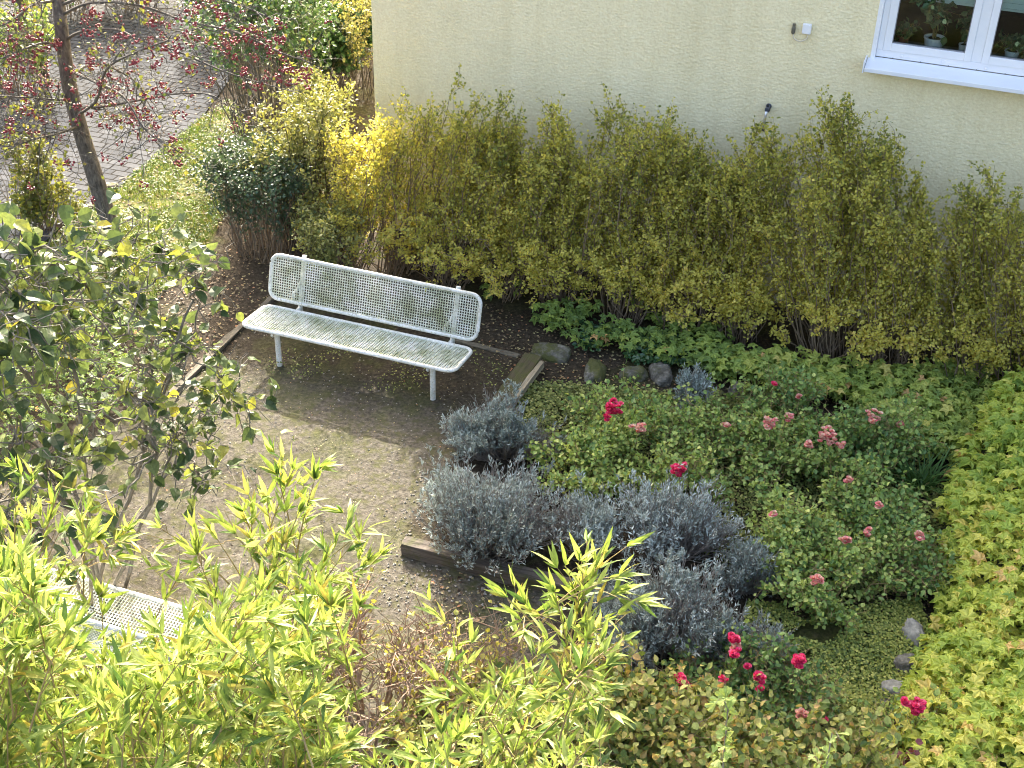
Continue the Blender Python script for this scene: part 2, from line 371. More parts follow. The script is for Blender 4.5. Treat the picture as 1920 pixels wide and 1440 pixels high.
def build_ground():
    def axis(lo, hi, step, far):
        a = np.arange(lo, hi + step / 2, step); ext = [hi]; s = step
        while ext[-1] < far: s *= 1.5; ext.append(ext[-1] + s)
        e2 = [lo]; s = step
        while e2[-1] > -far: s *= 1.5; e2.append(e2[-1] - s)
        return np.concatenate([e2[:0:-1], a, ext[1:]])
    xs = axis(-8, 6, .045, 420); ys = axis(4.5, 21, .045, 420)
    X, Y = np.meshgrid(xs, ys); xy = np.stack([X.ravel(), Y.ravel()], 1)
    near = (np.abs(xy[:, 0]) < 9) & (xy[:, 1] > 4) & (xy[:, 1] < 22)
    z = np.where(near, ground_h(xy), 0)
    wxy = xy + np.stack([fbm(xy, 3, 21) - .5, fbm(xy, 3, 33) - .5], 1) * .35
    inroad = inpoly(xy, ROAD); z = np.where(inroad & near, z * .15 - .03, z)
    zone = np.zeros((len(xy), 4), np.float32); zone[:, 3] = 1
    zone[:, 0] = inpoly(wxy, COURT)
    vv = -((np.column_stack([wxy, np.zeros(len(wxy))]) - C0) @ NB)      # sand starts before the bench; damp soil beneath also paints its shade darker
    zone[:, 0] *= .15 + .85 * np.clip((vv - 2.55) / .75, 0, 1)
    nn = fbm(xy, 2.2, 5)
    zone[:, 0] = np.where(near & (xy[:, 0] > -8) & (xy[:, 0] < 7), zone[:, 0], 1)      # unseen ground around the garden, made pale to bounce light onto the wall
    zone[:, 1] = np.clip(inpoly(wxy, LAWN) * 1. + inpoly(wxy, BED) * .55 + (nn > .6) * .4, 0, 1)
    zone[:, 2] = inpoly(wxy, VERGE)
    nx, ny = len(xs), len(ys)
    i = np.arange(ny - 1)[:, None] * nx + np.arange(nx - 1)[None]
    fa = np.stack([i, i + 1, i + nx + 1, i + nx], -1).reshape(-1, 4)
    a = Acc(); a.addv(np.column_stack([xy, z]), fa, .5)
    m, t, b = mat('garden_soil')
    p = pos(t); at_ = nd(t, 'ShaderNodeAttribute', attribute_name='zone')
    sp = nd(t, 'ShaderNodeSeparateColor'); t.links.new(at_.outputs['Color'], sp.inputs[0])
    n1 = noise(t, 28, 6, .7, p); n2 = noise(t, 3.2, 4, .6, p); n3 = noise(t, 110, 3, .6, p); n4 = noise(t, 9, 5, .7, p)
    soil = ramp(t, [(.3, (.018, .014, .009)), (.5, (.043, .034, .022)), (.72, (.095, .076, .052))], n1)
    sand = ramp(t, [(.33, (.04, .035, .026)), (.5, (.094, .083, .063)), (.70, (.17, .152, .12))], n1)
    grit = ramp(t, [(.62, (0, 0, 0)), (.72, (1, 1, 1))], n3)
    sand = mixc(t, math_(t, 'MULTIPLY', grit, .35), sand, (.24, .22, .18))
    sand = mixc(t, ramp(t, [(.46, (0, 0, 0)), (.62, (.8, .8, .8))], n4), sand, (.075, .075, .028))
    moss = ramp(t, [(.3, (.03, .04, .01)), (.55, (.075, .085, .02)), (.8, (.15, .145, .04))], n1)
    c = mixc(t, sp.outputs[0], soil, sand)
    mf = math_(t, 'MULTIPLY', sp.outputs[1], ramp(t, [(.38, (.15, .15, .15)), (.6, (1, 1, 1))], n2))
    c = mixc(t, mf, c, moss)
    gr = ramp(t, [(.35, (.045, .06, .018)), (.52, (.11, .125, .035)), (.68, (.20, .16, .06))], n4)
    c = mixc(t, sp.outputs[2], c, gr)
    t.links.new(c, b.inputs['Base Color']); setin(b, Roughness=.95)
    b.inputs['Specular IOR Level'].default_value = .15
    hh = math_(t, 'ADD', n1, math_(t, 'MULTIPLY', n3, .4)); bump(t, b, hh, .7, .02)
    o = a.build('ground', m, smooth=True); tag(o, kind='structure')
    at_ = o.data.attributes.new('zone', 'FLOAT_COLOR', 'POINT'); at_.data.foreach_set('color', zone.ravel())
build_ground()

def build_road():
    m, t, b = mat('grey_pavers')
    mp = nd(t, 'ShaderNodeMapping'); mp.inputs['Rotation'].default_value = (0, 0, _a); t.links.new(pos(t), mp.inputs[0])
    br = nd(t, 'ShaderNodeTexBrick'); t.links.new(mp.outputs[0], br.inputs['Vector'])
    setin(br, Scale=1, Mortar_Size=.010, Mortar_Smooth=.3, Brick_Width=.20, Row_Height=.115, Bias=-.1)
    br.inputs['Color1'].default_value = (.054, .058, .064, 1); br.inputs['Color2'].default_value = (.082, .086, .092, 1)
    br.inputs['Mortar'].default_value = (.014, .013, .011, 1)
    n = noise(t, 3, 5, .7, pos(t)); n2 = noise(t, 90, 3, .6, pos(t))
    c = mixc(t, 1.0, br.outputs[0], ramp(t, [(.3, (.72, .72, .72)), (.7, (1.15, 1.15, 1.15))], n), 'MULTIPLY')
    c = mixc(t, 1.0, c, ramp(t, [(.3, (.85, .85, .85)), (.7, (1.15, 1.15, 1.15))], n2), 'MULTIPLY')
    c = mixc(t, ramp(t, [(.6, (0, 0, 0)), (.75, (.5, .5, .5))], noise(t, 1.3, 6, .7, pos(t))), c, (.05, .048, .03))
    t.links.new(c, b.inputs['Base Color']); setin(b, Roughness=.95); b.inputs['Specular IOR Level'].default_value = .08
    bump(t, b, math_(t, 'SUBTRACT', n2, math_(t, 'MULTIPLY', br.outputs['Fac'], 3)), .5, .006)
    a = Acc()
    poly = ROAD; n = len(poly)
    a.add([(x, y, .006) for x, y in poly] , [tuple(range(n))[::-1]])
    o = a.build('paved_road', m)
    bm = o.data
    if bm.polygons[0].normal.z < 0: bm.flip_normals()
    tag(o, kind='structure')
build_road()

# ------------------------------------------------------------------ house
def build_house():
    house = thing('house', 'cream rendered house wall with a white window behind the hedge', 'house', G(0, 0))
    m, t, b = mat('cream_render')
    p = pos(t); n = noise(t, 48, 3, .6, p); n2 = noise(t, .8, 4, .6, p)
    mp = nd(t, 'ShaderNodeMapping'); mp.inputs['Scale'].default_value = (1, 1, 1.5); t.links.new(p, mp.inputs[0])
    v = nd(t, 'ShaderNodeTexVoronoi'); setin(v, Scale=34); v.feature = 'SMOOTH_F1'; t.links.new(mp.outputs[0], v.inputs['Vector'])
    c = ramp(t, [(.3, (.79, .69, .44)), (.5, (.85, .755, .50)), (.7, (.90, .82, .57))], n)
    c = mixc(t, 1.0, c, ramp(t, [(.3, (.93, .93, .92)), (.7, (1.04, 1.04, 1.04))], n2), 'MULTIPLY')
    ms = nd(t, 'ShaderNodeMapping'); ms.inputs['Scale'].default_value = (2.5, 2.5, .22); t.links.new(p, ms.inputs[0])   # faint rain streaks
    c = mixc(t, 1.0, c, ramp(t, [(.35, (.94, .93, .90)), (.6, (1, 1, 1))], noise(t, 2.2, 5, .65, ms.outputs[0])), 'MULTIPLY')
    t.links.new(c, b.inputs['Base Color']); setin(b, Roughness=.92); b.inputs['Specular IOR Level'].default_value = .2
    bump(t, b, math_(t, 'ADD', n, v.outputs[0]), .5, .010)
    W, Hh, Dp = 15., 7.6, 9.; s0, s1, z0, z1 = 4.69, 6.39, 2.50, 3.95; R = .32
    a = Acc(); g = lambda u, d, z: G(u, -d, z)     # d = depth into the house
    F = [g(0, 0, -.3), g(W, 0, -.3), g(W, 0, Hh), g(0, 0, Hh), g(s0, 0, z0), g(s1, 0, z0), g(s1, 0, z1), g(s0, 0, z1),
         g(s0, R, z0), g(s1, R, z0), g(s1, R, z1), g(s0, R, z1)]
    a.add(F, [(0, 1, 5, 4), (1, 2, 6, 5), (2, 3, 7, 6), (3, 0, 4, 7), (4, 5, 9, 8), (5, 6, 10, 9), (6, 7, 11, 10), (7, 4, 8, 11)])
    B = [g(0, 0, -.3), g(0, Dp, -.3), g(0, Dp, Hh), g(0, 0, Hh), g(W, 0, -.3), g(W, Dp, -.3), g(W, Dp, Hh), g(W, 0, Hh)]
    a.add(B, [(0, 3, 2, 1), (4, 5, 6, 7), (1, 2, 6, 5), (3, 7, 6, 2)])
    a.build('wall', m, house)
    rf = Acc(); ridge = Hh + 2.2
    V = [g(-.25, -.3, Hh + .004), g(W + .25, -.3, Hh + .004), g(W + .25, Dp + .3, Hh + .004), g(-.25, Dp + .3, Hh + .004), g(-.25, Dp / 2, ridge), g(W + .25, Dp / 2, ridge)]
    rf.add(V, [(0, 1, 5, 4), (2, 3, 4, 5), (0, 4, 3), (1, 2, 5), (0, 3, 2, 1)])
    rf.build('roof', plain('roof_tile', (.25, .1, .06), .8, .3), house)
    # dark room behind the window
    rm = Acc()
    box(rm, g(3.6, R + .001, 2.0), U * 4, NB * 3.0, (0, 0, 2.6))
    ro = rm.build('room', plain('room_dark', (.06, .05, .045), .9, .3, 3), house)
    me = ro.data; import bmesh
    bm = bmesh.new(); bm.from_mesh(me); bm.faces.ensure_lookup_table()
    front = min(bm.faces, key=lambda f: -((np.array(f.calc_center_median()) + np.array(house.location) - C0) @ -NB))
    bmesh.ops.delete(bm, geom=[front], context='FACES_ONLY'); bm.to_mesh(me); bm.free()
    white = plain('white_frame', (.80, .81, .84), .35, .04, 4)
    seal = plain('grey_seal', (.25, .25, .26), .6, .1)
    def bar(ac, u0, u1, za, zb, d0, d1): box(ac, g(u0, d0, za), U * (u1 - u0), NB * (d1 - d0), (0, 0, zb - za))
    # window part with its sub-parts
    fr = Acc()
    bar(fr, 4.715, 4.765, 2.60, 3.93, .03, .10); bar(fr, 6.315, 6.365, 2.60, 3.93, .03, .10)
    bar(fr, 4.715, 6.365, 2.535, 2.60, .032, .102); bar(fr, 4.715, 6.365, 3.93, 3.98, .03, .10)
    bar(fr, 5.487, 5.573, 2.60, 3.93, .034, .10)
    win = fr.build('window', white, house, bevel=.004)
    def sub(ac, nm, mt, **k):
        o = ac.build(nm, mt, house, **k); o.parent = win; return o
    def sash(u0, u1, z0, z1, gu0, gu1, gz0, gz1):
        s = Acc(); d0, d1 = .022, .085
        bar(s, u0, gu0, z0, z1, d0, d1); bar(s, gu1, u1, z0, z1, d0, d1); bar(s, gu0, gu1, z0, gz0, d0, d1); bar(s, gu0, gu1, gz1, z1, d0, d1)
        sub(s, 'sash', white, bevel=.004)
        q = Acc(); e = .007
        for a_, b_, c_, d_ in ((gu0, gu0 + e, gz0, gz1), (gu1 - e, gu1, gz0, gz1), (gu0 + e, gu1 - e, gz0, gz0 + e)): bar(q, a_, b_, c_, d_, .035, .05)
        sub(q, 'seal', seal)
        gl = Acc(); bar(gl, gu0 + .001, gu1 - .001, gz0 + .001, gz1 - .001, .052, .060)
        sub(gl, 'pane', M['glass'])
        # slatted blind behind the pane
        bl = Acc(); zz = 3.055
        while zz < gz1 - .05: bar(bl, gu0 - .03, gu1 + .03, zz, zz + .045, .105, .112); zz += .047
        bar(bl, gu0 - .03, gu1 + .03, 3.035, 3.054, .100, .118)
        sub(bl, 'blind', plain('blind_pale_green', (.50, .62, .58), .6, .05))
    sash(4.765, 5.487, 2.60, 3.93, 4.83, 5.43, 2.665, 3.86)
    sash(5.573, 6.315, 2.60, 3.93, 5.63, 6.25, 2.665, 3.86)
    # guide rails
    r = Acc(); bar(r, 4.675, 4.714, 2.52, 3.97, -.012, .05); sub(r, 'guide_rail', white, bevel=.003); r = Acc(); bar(r, 6.366, 6.405, 2.52, 3.97, -.012, .05); sub(r, 'guide_rail', white, bevel=.003)
    # outer sill: sloping sheet with a lip and end caps
    s = Acc()
    V = [g(4.655, .03, 2.533), g(6.42, .03, 2.533), g(6.42, -.17, 2.492), g(4.655, -.17, 2.492),
         g(4.655, .03, 2.525), g(6.42, .03, 2.525), g(6.42, -.17, 2.455), g(4.655, -.17, 2.455)]
    s.add(V, [(0, 3, 2, 1), (4, 5, 6, 7), (3, 7, 6, 2), (0, 4, 7, 3), (1, 2, 6, 5), (0, 1, 5, 4)])
    sub(s, 'sill', plain('white_sill', (.78, .80, .85), .4, .03, 3), bevel=.004)
    e = Acc(); box(e, g(4.640, -.176, 2.445), U * .012, NB * .2, (0, 0, .10)); sub(e, 'sill_end_cap', white, bevel=.003)
    for u in (4.93, 5.27, 5.62):
        q = Acc(); c = g(u, .030, 2.566)
        lathe(q, c, [(.012, 0), (.012, .004), (.009, .006)], 12, ax=-NB); sub(q, 'drain_cap', white, smooth=False)
    for k in range(7):
        q = Acc(); lathe(q, g(4.86 + .23 * k, .028, 2.540), [(.004, 0), (.004, .004)], 8, ax=-NB); sub(q, 'screw', seal)
    si = Acc(); bar(si, 4.70, 6.38, 2.56, 2.60, .103, .34); si.build('inner_sill', plain('inner_sill_dark', (.10, .10, .11), .4), house)
    return g
m, t, b = mat('window_glass'); t.nodes.remove(b)
tr = nd(t, 'ShaderNodeBsdfTransparent'); gl = nd(t, 'ShaderNodeBsdfGlossy'); gl.inputs['Roughness'].default_value = .02
fz = nd(t, 'ShaderNodeFresnel'); fz.inputs[0].default_value = 1.45; mx = nd(t, 'ShaderNodeMixShader')
tr.inputs[0].default_value = (.86, .9, .9, 1)
t.links.new(fz.outputs[0], mx.inputs[0]); t.links.new(tr.outputs[0], mx.inputs[1]); t.links.new(gl.outputs[0], mx.inputs[2])
t.links.new(mx.outputs[0], t.nodes['Material Output'].inputs[0]); M['glass'] = m
hg = build_house()

# pot plants on the inner sill
def pot_plant(name, label, u, d, potr, poth, potmat, h, spread, nl, lsz, lm, seed, trunk=.0):
    rng = np.random.default_rng(seed); base = hg(u, d, 2.601)
    o = thing(name, label, 'potted plant', base, 'potted plants behind the window')
    a = Acc(); lathe(a, base, [(potr * .78, 0), (potr * .8, .004), (potr, poth * .85), (potr * 1.06, poth * .86), (potr * 1.06, poth), (potr * .93, poth), (potr * .9, poth * .88)], 20)
    a.build('pot', potmat, o, smooth=False)
    a = Acc(); lathe(a, base + [0, 0, poth * .80], [(potr * .9, 0), (potr * .5, .012), (.01, .016)], 14); a.build('potting_soil', plain('potting_soil', (.04, .03, .02), .9), o)
    b0 = base + [0, 0, poth * .85]
    L = stems(rng, b0, 5, h, potr * .3, spread * .5, wob=.008)
    T = twigs(rng, L, 50, .35 if trunk else .1, 1, spread * .55, .9, .2, droop=.35)
    a = Acc(); tubes(a, L, trunk or .003, .002, 5); tubes(a, T, .002, .001, 3); a.build('stem', M['twig_red'], o)
    a = Acc(); leaves_on(rng, a, OVAL, T, nl, lsz, .2, 1, .01, (.4, .3), .8, .5); a.build('foliage', lm, o)
hl = leaf_mat('house_plant_leaf', [(.05, .10, .04), (.12, .20, .08), (.25, .33, .16)], .3)
wp = plain('white_pot', (.75, .78, .78), .3, .03); tp = plain('terracotta_pot', (.30, .10, .06), .7)
pot_plant('potted_plant', 'tall bushy plant with brown stems in a round white pot, centre of the left pane', 5.16, .22, .085, .105, wp, .36, .30, 260, .065, hl, 71, .006)
pot_plant('potted_plant', 'small low plant in a dark terracotta pot at the left corner of the window', 4.905, .25, .05, .07, tp, .10, .13, 60, .055, hl, 72)
pot_plant('potted_plant', 'leafy plant in a small white pot half hidden by the middle window post', 5.41, .23, .045, .075, wp, .26, .16, 120, .055, hl, 73)
pot_plant('potted_plant', 'bushy small leaved plant in a white pot behind the right window pane', 5.80, .22, .06, .08, wp, .13, .24, 240, .04, hl, 74)
pot_plant('potted_plant', 'trailing green plant right of the white pot behind the right window pane', 6.02, .22, .05, .07, tp, .12, .2, 160, .04, hl, 75)

# things fixed to the wall
def wall_fixtures():
    c = G(4.11, .0, 2.705)
    o = thing('junction_box', 'small white junction box with a looped cable and plug on the cream wall', 'electrical box', c)
    a = Acc(); box(a, G(4.075, .002, 2.665), U * .075, -NB * .04, (0, 0, .085)); a.build('box_cover', plain('white_plastic', (.82, .83, .86), .35, .03), o, bevel=.006)
    a = Acc(); pts = [G(4.13, .02, 2.664), G(4.12, .03, 2.62), G(4.07, .035, 2.595), G(4.02, .03, 2.61), G(4.0, .02, 2.65)]
    tubes(a, smooth_path(pts)[None], .006, .006, 8); a.build('cable', plain('cable_cream', (.62, .55, .42), .5), o, smooth=True)
    a = Acc(); lathe(a, G(4.0, .02, 2.645), [(.010, 0), (.016, .01), (.018, .05), (.013, .07), (.014, .09)], 10); a.build('plug', plain('plug_grey', (.13, .12, .09), .6), o)
    c = G(3.875, 0, 1.95)
    o = thing('garden_tap', 'dark metal garden tap on the wall above the hedge', 'tap', c)
    a = Acc(); lathe(a, G(3.875, 0, 1.96), [(.026, 0), (.026, .01), (.018, .014), (.018, .06), (.018, .1)], 12, ax=-NB); a.build('flange', plain('tap_dark', (.05, .06, .09), .4), o)
    a = Acc(); lathe(a, G(3.875, .06, 1.93), [(.020, 0), (.024, .01), (.024, .03), (.01, .045), (.012, .07), (.008, .075)], 10); a.build('handle', plain('tap_black', (.03, .03, .04), .5), o)
    a = Acc(); tubes(a, smooth_path([G(3.875, .08, 1.95), G(3.872, .10, 1.92), G(3.870, .11, 1.86), G(3.868, .11, 1.80)])[None], .014, .013, 10, cap=True)
    a.build('spout', plain('tap_metal', (.6, .6, .62), .3, .1, 20, .8), o, smooth=True)
    a = Acc(); lathe(a, G(3.868, .11, 1.765), [(.017, 0), (.019, .01), (.017, .04)], 10); a.build('hose_connector', plain('tap_black2', (.03, .03, .05), .5), o)
wall_fixtures()
#=====OBJECTS
# ------------------------------------------------------------------ benches
def bench_materials():
    m, t, b = mat('white_coated_steel')
    p = pos(t); n = noise(t, 9, 5, .7, p); n2 = noise(t, 60, 4, .7, p)
    c = ramp(t, [(.35, (.55, .55, .48)), (.6, (.72, .72, .68))], n)
    c = mixc(t, ramp(t, [(.52, (0, 0, 0)), (.66, (.8, .8, .8))], n2), c, (.32, .29, .18))
    t.links.new(c, b.inputs['Base Color']); setin(b, Roughness=.45); bump(t, b, n2, .2, .003)
    m2, t, b = mat('mossy_wire_mesh')
    p = pos(t); n = noise(t, 5, 5, .7, p); n2 = noise(t, 45, 4, .7, p)
    c = ramp(t, [(.36, (.30, .33, .20)), (.50, (.56, .59, .49)), (.66, (.72, .73, .70))], n)
    c = mixc(t, ramp(t, [(.5, (0, 0, 0)), (.68, (.75, .75, .75))], n2), c, (.26, .28, .14))
    t.links.new(c, b.inputs['Base Color']); setin(b, Roughness=.6)
    return m, m2
MB1, MB2 = bench_materials()
def rrect(L, Hh, r, k=7):
    out = []
    for cx, cy, a0 in ((L / 2 - r, r, -90), (L / 2 - r, Hh - r, 0), (-L / 2 + r, Hh - r, 90), (-L / 2 + r, r, 180)):
        for i in range(k): a = rad(a0 + 90 * i / (k - 1)); out.append((cx + r * math.cos(a), cy + r * math.sin(a)))
    return np.array(out)
def mesh_panel(o, x, y, L, Hh, r, tr, nm, mats):
    """rounded tube frame with a welded square wire mesh, spanned by unit vectors x,y from mid-bottom o"""
    R = rrect(L - 2 * tr, Hh - 2 * tr, r); R[:, 1] += tr
    pts = o + R[:, :1] * x + R[:, 1:] * y; pts = np.vstack([pts, pts[:1], pts[1:2]])
    fr = Acc(); tubes(fr, pts[None], tr, tr, 10)
    me = Acc(); pitch = .0225; w = .0043; nz = np.cross(x, y); lines = []
    def half(yy):     # half length of the inside at height yy
        d = min(yy - tr, Hh - tr - yy)
        return L / 2 - tr if d >= r else L / 2 - tr - r + math.sqrt(max(0, r * r - (r - d) ** 2))
    nv = int((L - 2 * tr) / pitch); nh = int((Hh - 2 * tr) / pitch)
    for i in range(1, nh):
        yy = tr + (Hh - 2 * tr) * i / nh; h = half(yy); lines.append((o - x * h + y * yy, o + x * h + y * yy))
    for i in range(1, nv):
        xx = -L / 2 + tr + (L - 2 * tr) * i / nv; d = L / 2 - tr - abs(xx)
        c = 0 if d >= r else r - math.sqrt(max(0, r * r - (r - d) ** 2))
        lines.append((o + x * xx + y * (tr + c) + nz * .003, o + x * xx + y * (Hh - tr - c) + nz * .003))
    tubes(me, np.array(lines), w, w, 4)
    return fr, me
def make_bench(label, o, x, v, L, Dp, tilt, h, B, bt, gy, gz, lx):
    """o ground point under the seat front mid, x right, v backwards (away from the sitter's legs)"""
    z = np.array([0, 0, 1.]); t = thing('wire_mesh_bench', label, 'bench', o, 'white wire mesh garden benches')
    sdv = v * math.cos(tilt) - z * math.sin(tilt); bd = v * math.sin(bt) + z * math.cos(bt)
    f, me = mesh_panel(o + z * h, x, sdv, L, Dp, .085, .017, 'seat', None)
    f.build('seat_frame', MB1, t, smooth=True); me.build('seat_mesh', MB2, t)
    bo = o + v * gy + z * (h + gz)
    f, me = mesh_panel(bo, x, bd, L, B, .085, .017, 'backrest', None)
    f.build('backrest_frame', MB1, t, smooth=True); me.build('backrest_mesh', MB2, t)
    for lxx in lx:
        b0 = o + x * lxx
        a = Acc(); p0 = b0 + v * .12; tubes(a, np.array([p0 - z * .1, p0 + z * (h - .05)])[None], .025, .025, 12, cap=True)
        lathe(a, p0 + z * (h - .10) - x * .032, [(.02, 0), (.024, .01), (.02, .022)], 10, ax=-x)
        a.build('leg', MB1, t, smooth=False)
        # rear post: from the ground, bent, up behind the backrest
        a = Acc(); top = bo + x * lxx + bd * (B + .012) + np.cross(x, bd) * -.042
        low = bo + x * lxx + bd * -.05 + np.cross(x, bd) * -.042
        rp = smooth_path([low - z * (low[2] + .1) + v * .10, low * .5 + (low - z * low[2] + v * .05) * .5, low, low + bd * .1, top])
        tubes(a, rp[None], .024, .022, 12, cap=True); a.build('rear_post', MB1, t, smooth=False)
        a = Acc(); q1 = p0 + z * (h - .06); q2 = low + z * .02
        tubes(a, np.array([q1 - v * .02, q1 * .5 + q2 * .5 - z * .015, q2])[None], .021, .021, 10, cap=True); a.build('cross_tube', MB1, t)
        a = Acc(); w0 = bo + x * (lxx - .022) + bd * .02 - np.cross(x, bd) * .014
        pts = [w0 + bd * .0 - x * .05, w0 + bd * .07 - x * .05, w0 + bd * .12 - x * .01, w0 + bd * .19 + x * .012]
        tubes(a, np.array(pts)[None], .013, .011, 6, cap=True); a.build('bracket', MB1, t)
    return t
by = -.333
bx = np.array([math.cos(by), math.sin(by), 0.]); bv = np.array([-math.sin(by), math.cos(by), 0.])
make_bench('weathered white wire mesh bench standing free in front of the hedge, facing the gravel court', np.array([-1.437, 9.73, 0.]), bx, bv, 2.03, .50, .108, .401, .438, .294, .538, -.019, (-.702, .767))
_b2c = P(262, 1113, .40)
make_bench('second white wire mesh bench, mostly hidden behind the bamboo at lower left', np.array([_b2c[0], _b2c[1], 0.]), -bx, -bv, 2.03, .50, .108, .401, .438, .294, .538, -.019, (-.702, .767))

# ------------------------------------------------------------------ timbers, kerbs, stones
def wood_mat(name, c1, c2, moss=.5):
    m, t, b = mat(name); tc = nd(t, 'ShaderNodeTexCoord'); mp = nd(t, 'ShaderNodeMapping'); mp.inputs['Scale'].default_value = (1.2, 22, 22)
    t.links.new(tc.outputs['Object'], mp.inputs[0]); n = noise(t, 2.2, 6, .7, mp.outputs[0]); n2 = noise(t, 9, 5, .7, pos(t))
    c = ramp(t, [(.3, c1), (.5, tuple((a + b_) / 2 for a, b_ in zip(c1, c2))), (.72, c2)], n)
    c = mixc(t, ramp(t, [(.55 - moss * .2, (0, 0, 0)), (.75 - moss * .2, (.9, .9, .9))], n2), c, (.065, .07, .015))
    t.links.new(c, b.inputs['Base Color']); setin(b, Roughness=.9); bump(t, b, n, .9, .012)
    return m
def timber(name, label, cat, p0, p1, w, h, m, seed, rot=0., z0=0., jag=.012, group=None):
    """weathered squared log lying from p0 to p1, mesh in local x-along coordinates"""
    p0 = np.array(p0); p1 = np.array(p1); L = np.linalg.norm(p1 - p0); n = max(8, int(L / .06))
    sec = np.array([(-.5, 0), (.5, 0), (.5, .42), (.5, .88), (.44, 1), (.15, 1.0), (-.15, .99), (-.44, 1), (-.5, .88), (-.5, .4)]) * [w, h]
    k = len(sec); V = []
    for i in range(n + 1):
        x = L * i / n; pr = np.column_stack([np.full(k, x * 3), sec * 25])
        j = (fbm(pr, 1.2, seed) - .5) * 2 * jag; s = sec * (1 + 0 * x)
        c = s - [0, h / 2]; s2 = s + unit(c) * j[:, None]; ex = 0 if 0 < i < n else (fbm(pr, 4, seed + 5) - .5) * .04
        V.append(np.column_stack([np.full(k, x) + ex, s2]))
    V = np.vstack(V); f = []
    for i in range(n):
        for j in range(k): f.append((i * k + j, i * k + (j + 1) % k, (i + 1) * k + (j + 1) % k, (i + 1) * k + j))
    f.append(tuple(range(k))[::-1]); f.append(tuple(n * k + j for j in range(k)))
    f = [tuple(reversed(q)) for q in f]
    a = Acc(); a.add(V, f); o = a.build(name, m)
    d = p1 - p0; o.location = (p0[0], p0[1], z0); o.rotation_euler = (0, 0, math.atan2(d[1], d[0]))
    import bmesh
    bm = bmesh.new(); bm.from_mesh(o.data); bmesh.ops.recalc_face_normals(bm, faces=bm.faces); bm.to_mesh(o.data); bm.free()
    return tag(o, label, cat, group)
wd = wood_mat('weathered_dark_wood', (.035, .028, .02), (.17, .14, .11), .35)
wl = wood_mat('weathered_mossy_wood', (.03, .022, .012), (.13, .10, .06), .8)
timber('bed_timber', 'long dark weathered timber edging the lavender bed at the front', 'timber', P(757, 1014, .1)[:2], P(1085, 1098, .1)[:2] , .11, .12, wd, 11, z0=-.01)
timber('bed_timber', 'mossy squared timber with a pale split edge behind the lavender', 'timber', P(1000, 668, .1)[:2], P(925, 775, .1)[:2], .17, .13, wl, 12, z0=-.01)
timber('split_rail', 'pale split wood rail leaning against the mossy timber beside the bench', 'timber', P(1016, 682, .13)[:2], P(950, 772, .13)[:2], .045, .06, wood_mat('pale_split_wood', (.14, .11, .07), (.42, .36, .24), 0), 13, z0=.10, jag=.014)
kerb = plain('kerb_stone', (.12, .105, .075), .95, .35, 25, bmp=.6)
timber('stone_kerb', 'narrow sunken stone kerb left of the bench', 'kerb', G(-.33, 1.75)[:2], G(-.35, 3.5)[:2], .065, .06, kerb, 14, z0=-.035, jag=.03)
timber('stone_kerb', 'short sunken stone kerb behind the right end of the bench', 'kerb', G(1.55, 1.80)[:2], G(2.22, 1.85)[:2], .06, .05, kerb, 15, z0=-.03, jag=.025)

def rock(name, label, p, sx, sy, sz, rot, m, seed, group=None, z=-.03):
    import bmesh
    bm = bmesh.new(); bmesh.ops.create_icosphere(bm, subdivisions=4, radius=1)
    v = np.array([q.co[:] for q in bm.verts])
    v = v * (1 + ((fbm(v + seed * 3.1, 1.1, seed) - .5) * .9 + (fbm(v, 4, seed + 4) - .5) * .28)[:, None])
    v = np.clip(v, -.95, .80)
    v = v + (v / np.linalg.norm(v, axis=1)[:, None]) * ((fbm(v, 9, seed + 9) - .5) * .16)[:, None]; v = v * [sx * .88, sy * .88, sz * .8]
    for q, c in zip(bm.verts, v): q.co = c
    me = bpy.data.meshes.new(name); bm.to_mesh(me); bm.free(); me.materials.append(m)
    for pl in me.polygons: pl.use_smooth = True
    o = bpy.data.objects.new(name, me); COL.objects.link(o); o.location = (p[0], p[1], z + sz * .3); o.rotation_euler = (0, 0, rot)
    return tag(o, label, 'stone', group)
def rock_mat(name, moss):
    m, t, b = mat(name); n = noise(t, 14, 7, .75, pos(t)); n2 = noise(t, 5, 5, .7, pos(t))
    c = ramp(t, [(.3, (.04, .035, .025)), (.5, (.13, .12, .095)), (.72, (.34, .32, .27))], n)
    c = mixc(t, ramp(t, [(.62 - moss * .35, (0, 0, 0)), (.75 - moss * .35, (.95, .95, .95))], n2), c, (.085, .09, .02))
    t.links.new(c, b.inputs['Base Color']); setin(b, Roughness=.95); bump(t, b, n, 1, .03); return m
rp = plain('pale_stone', (.25, .24, .205), .95, .6, 16, bmp=.9); rg = rock_mat('grey_stone', .1); rmz = rock_mat('mossy_stone', .62)
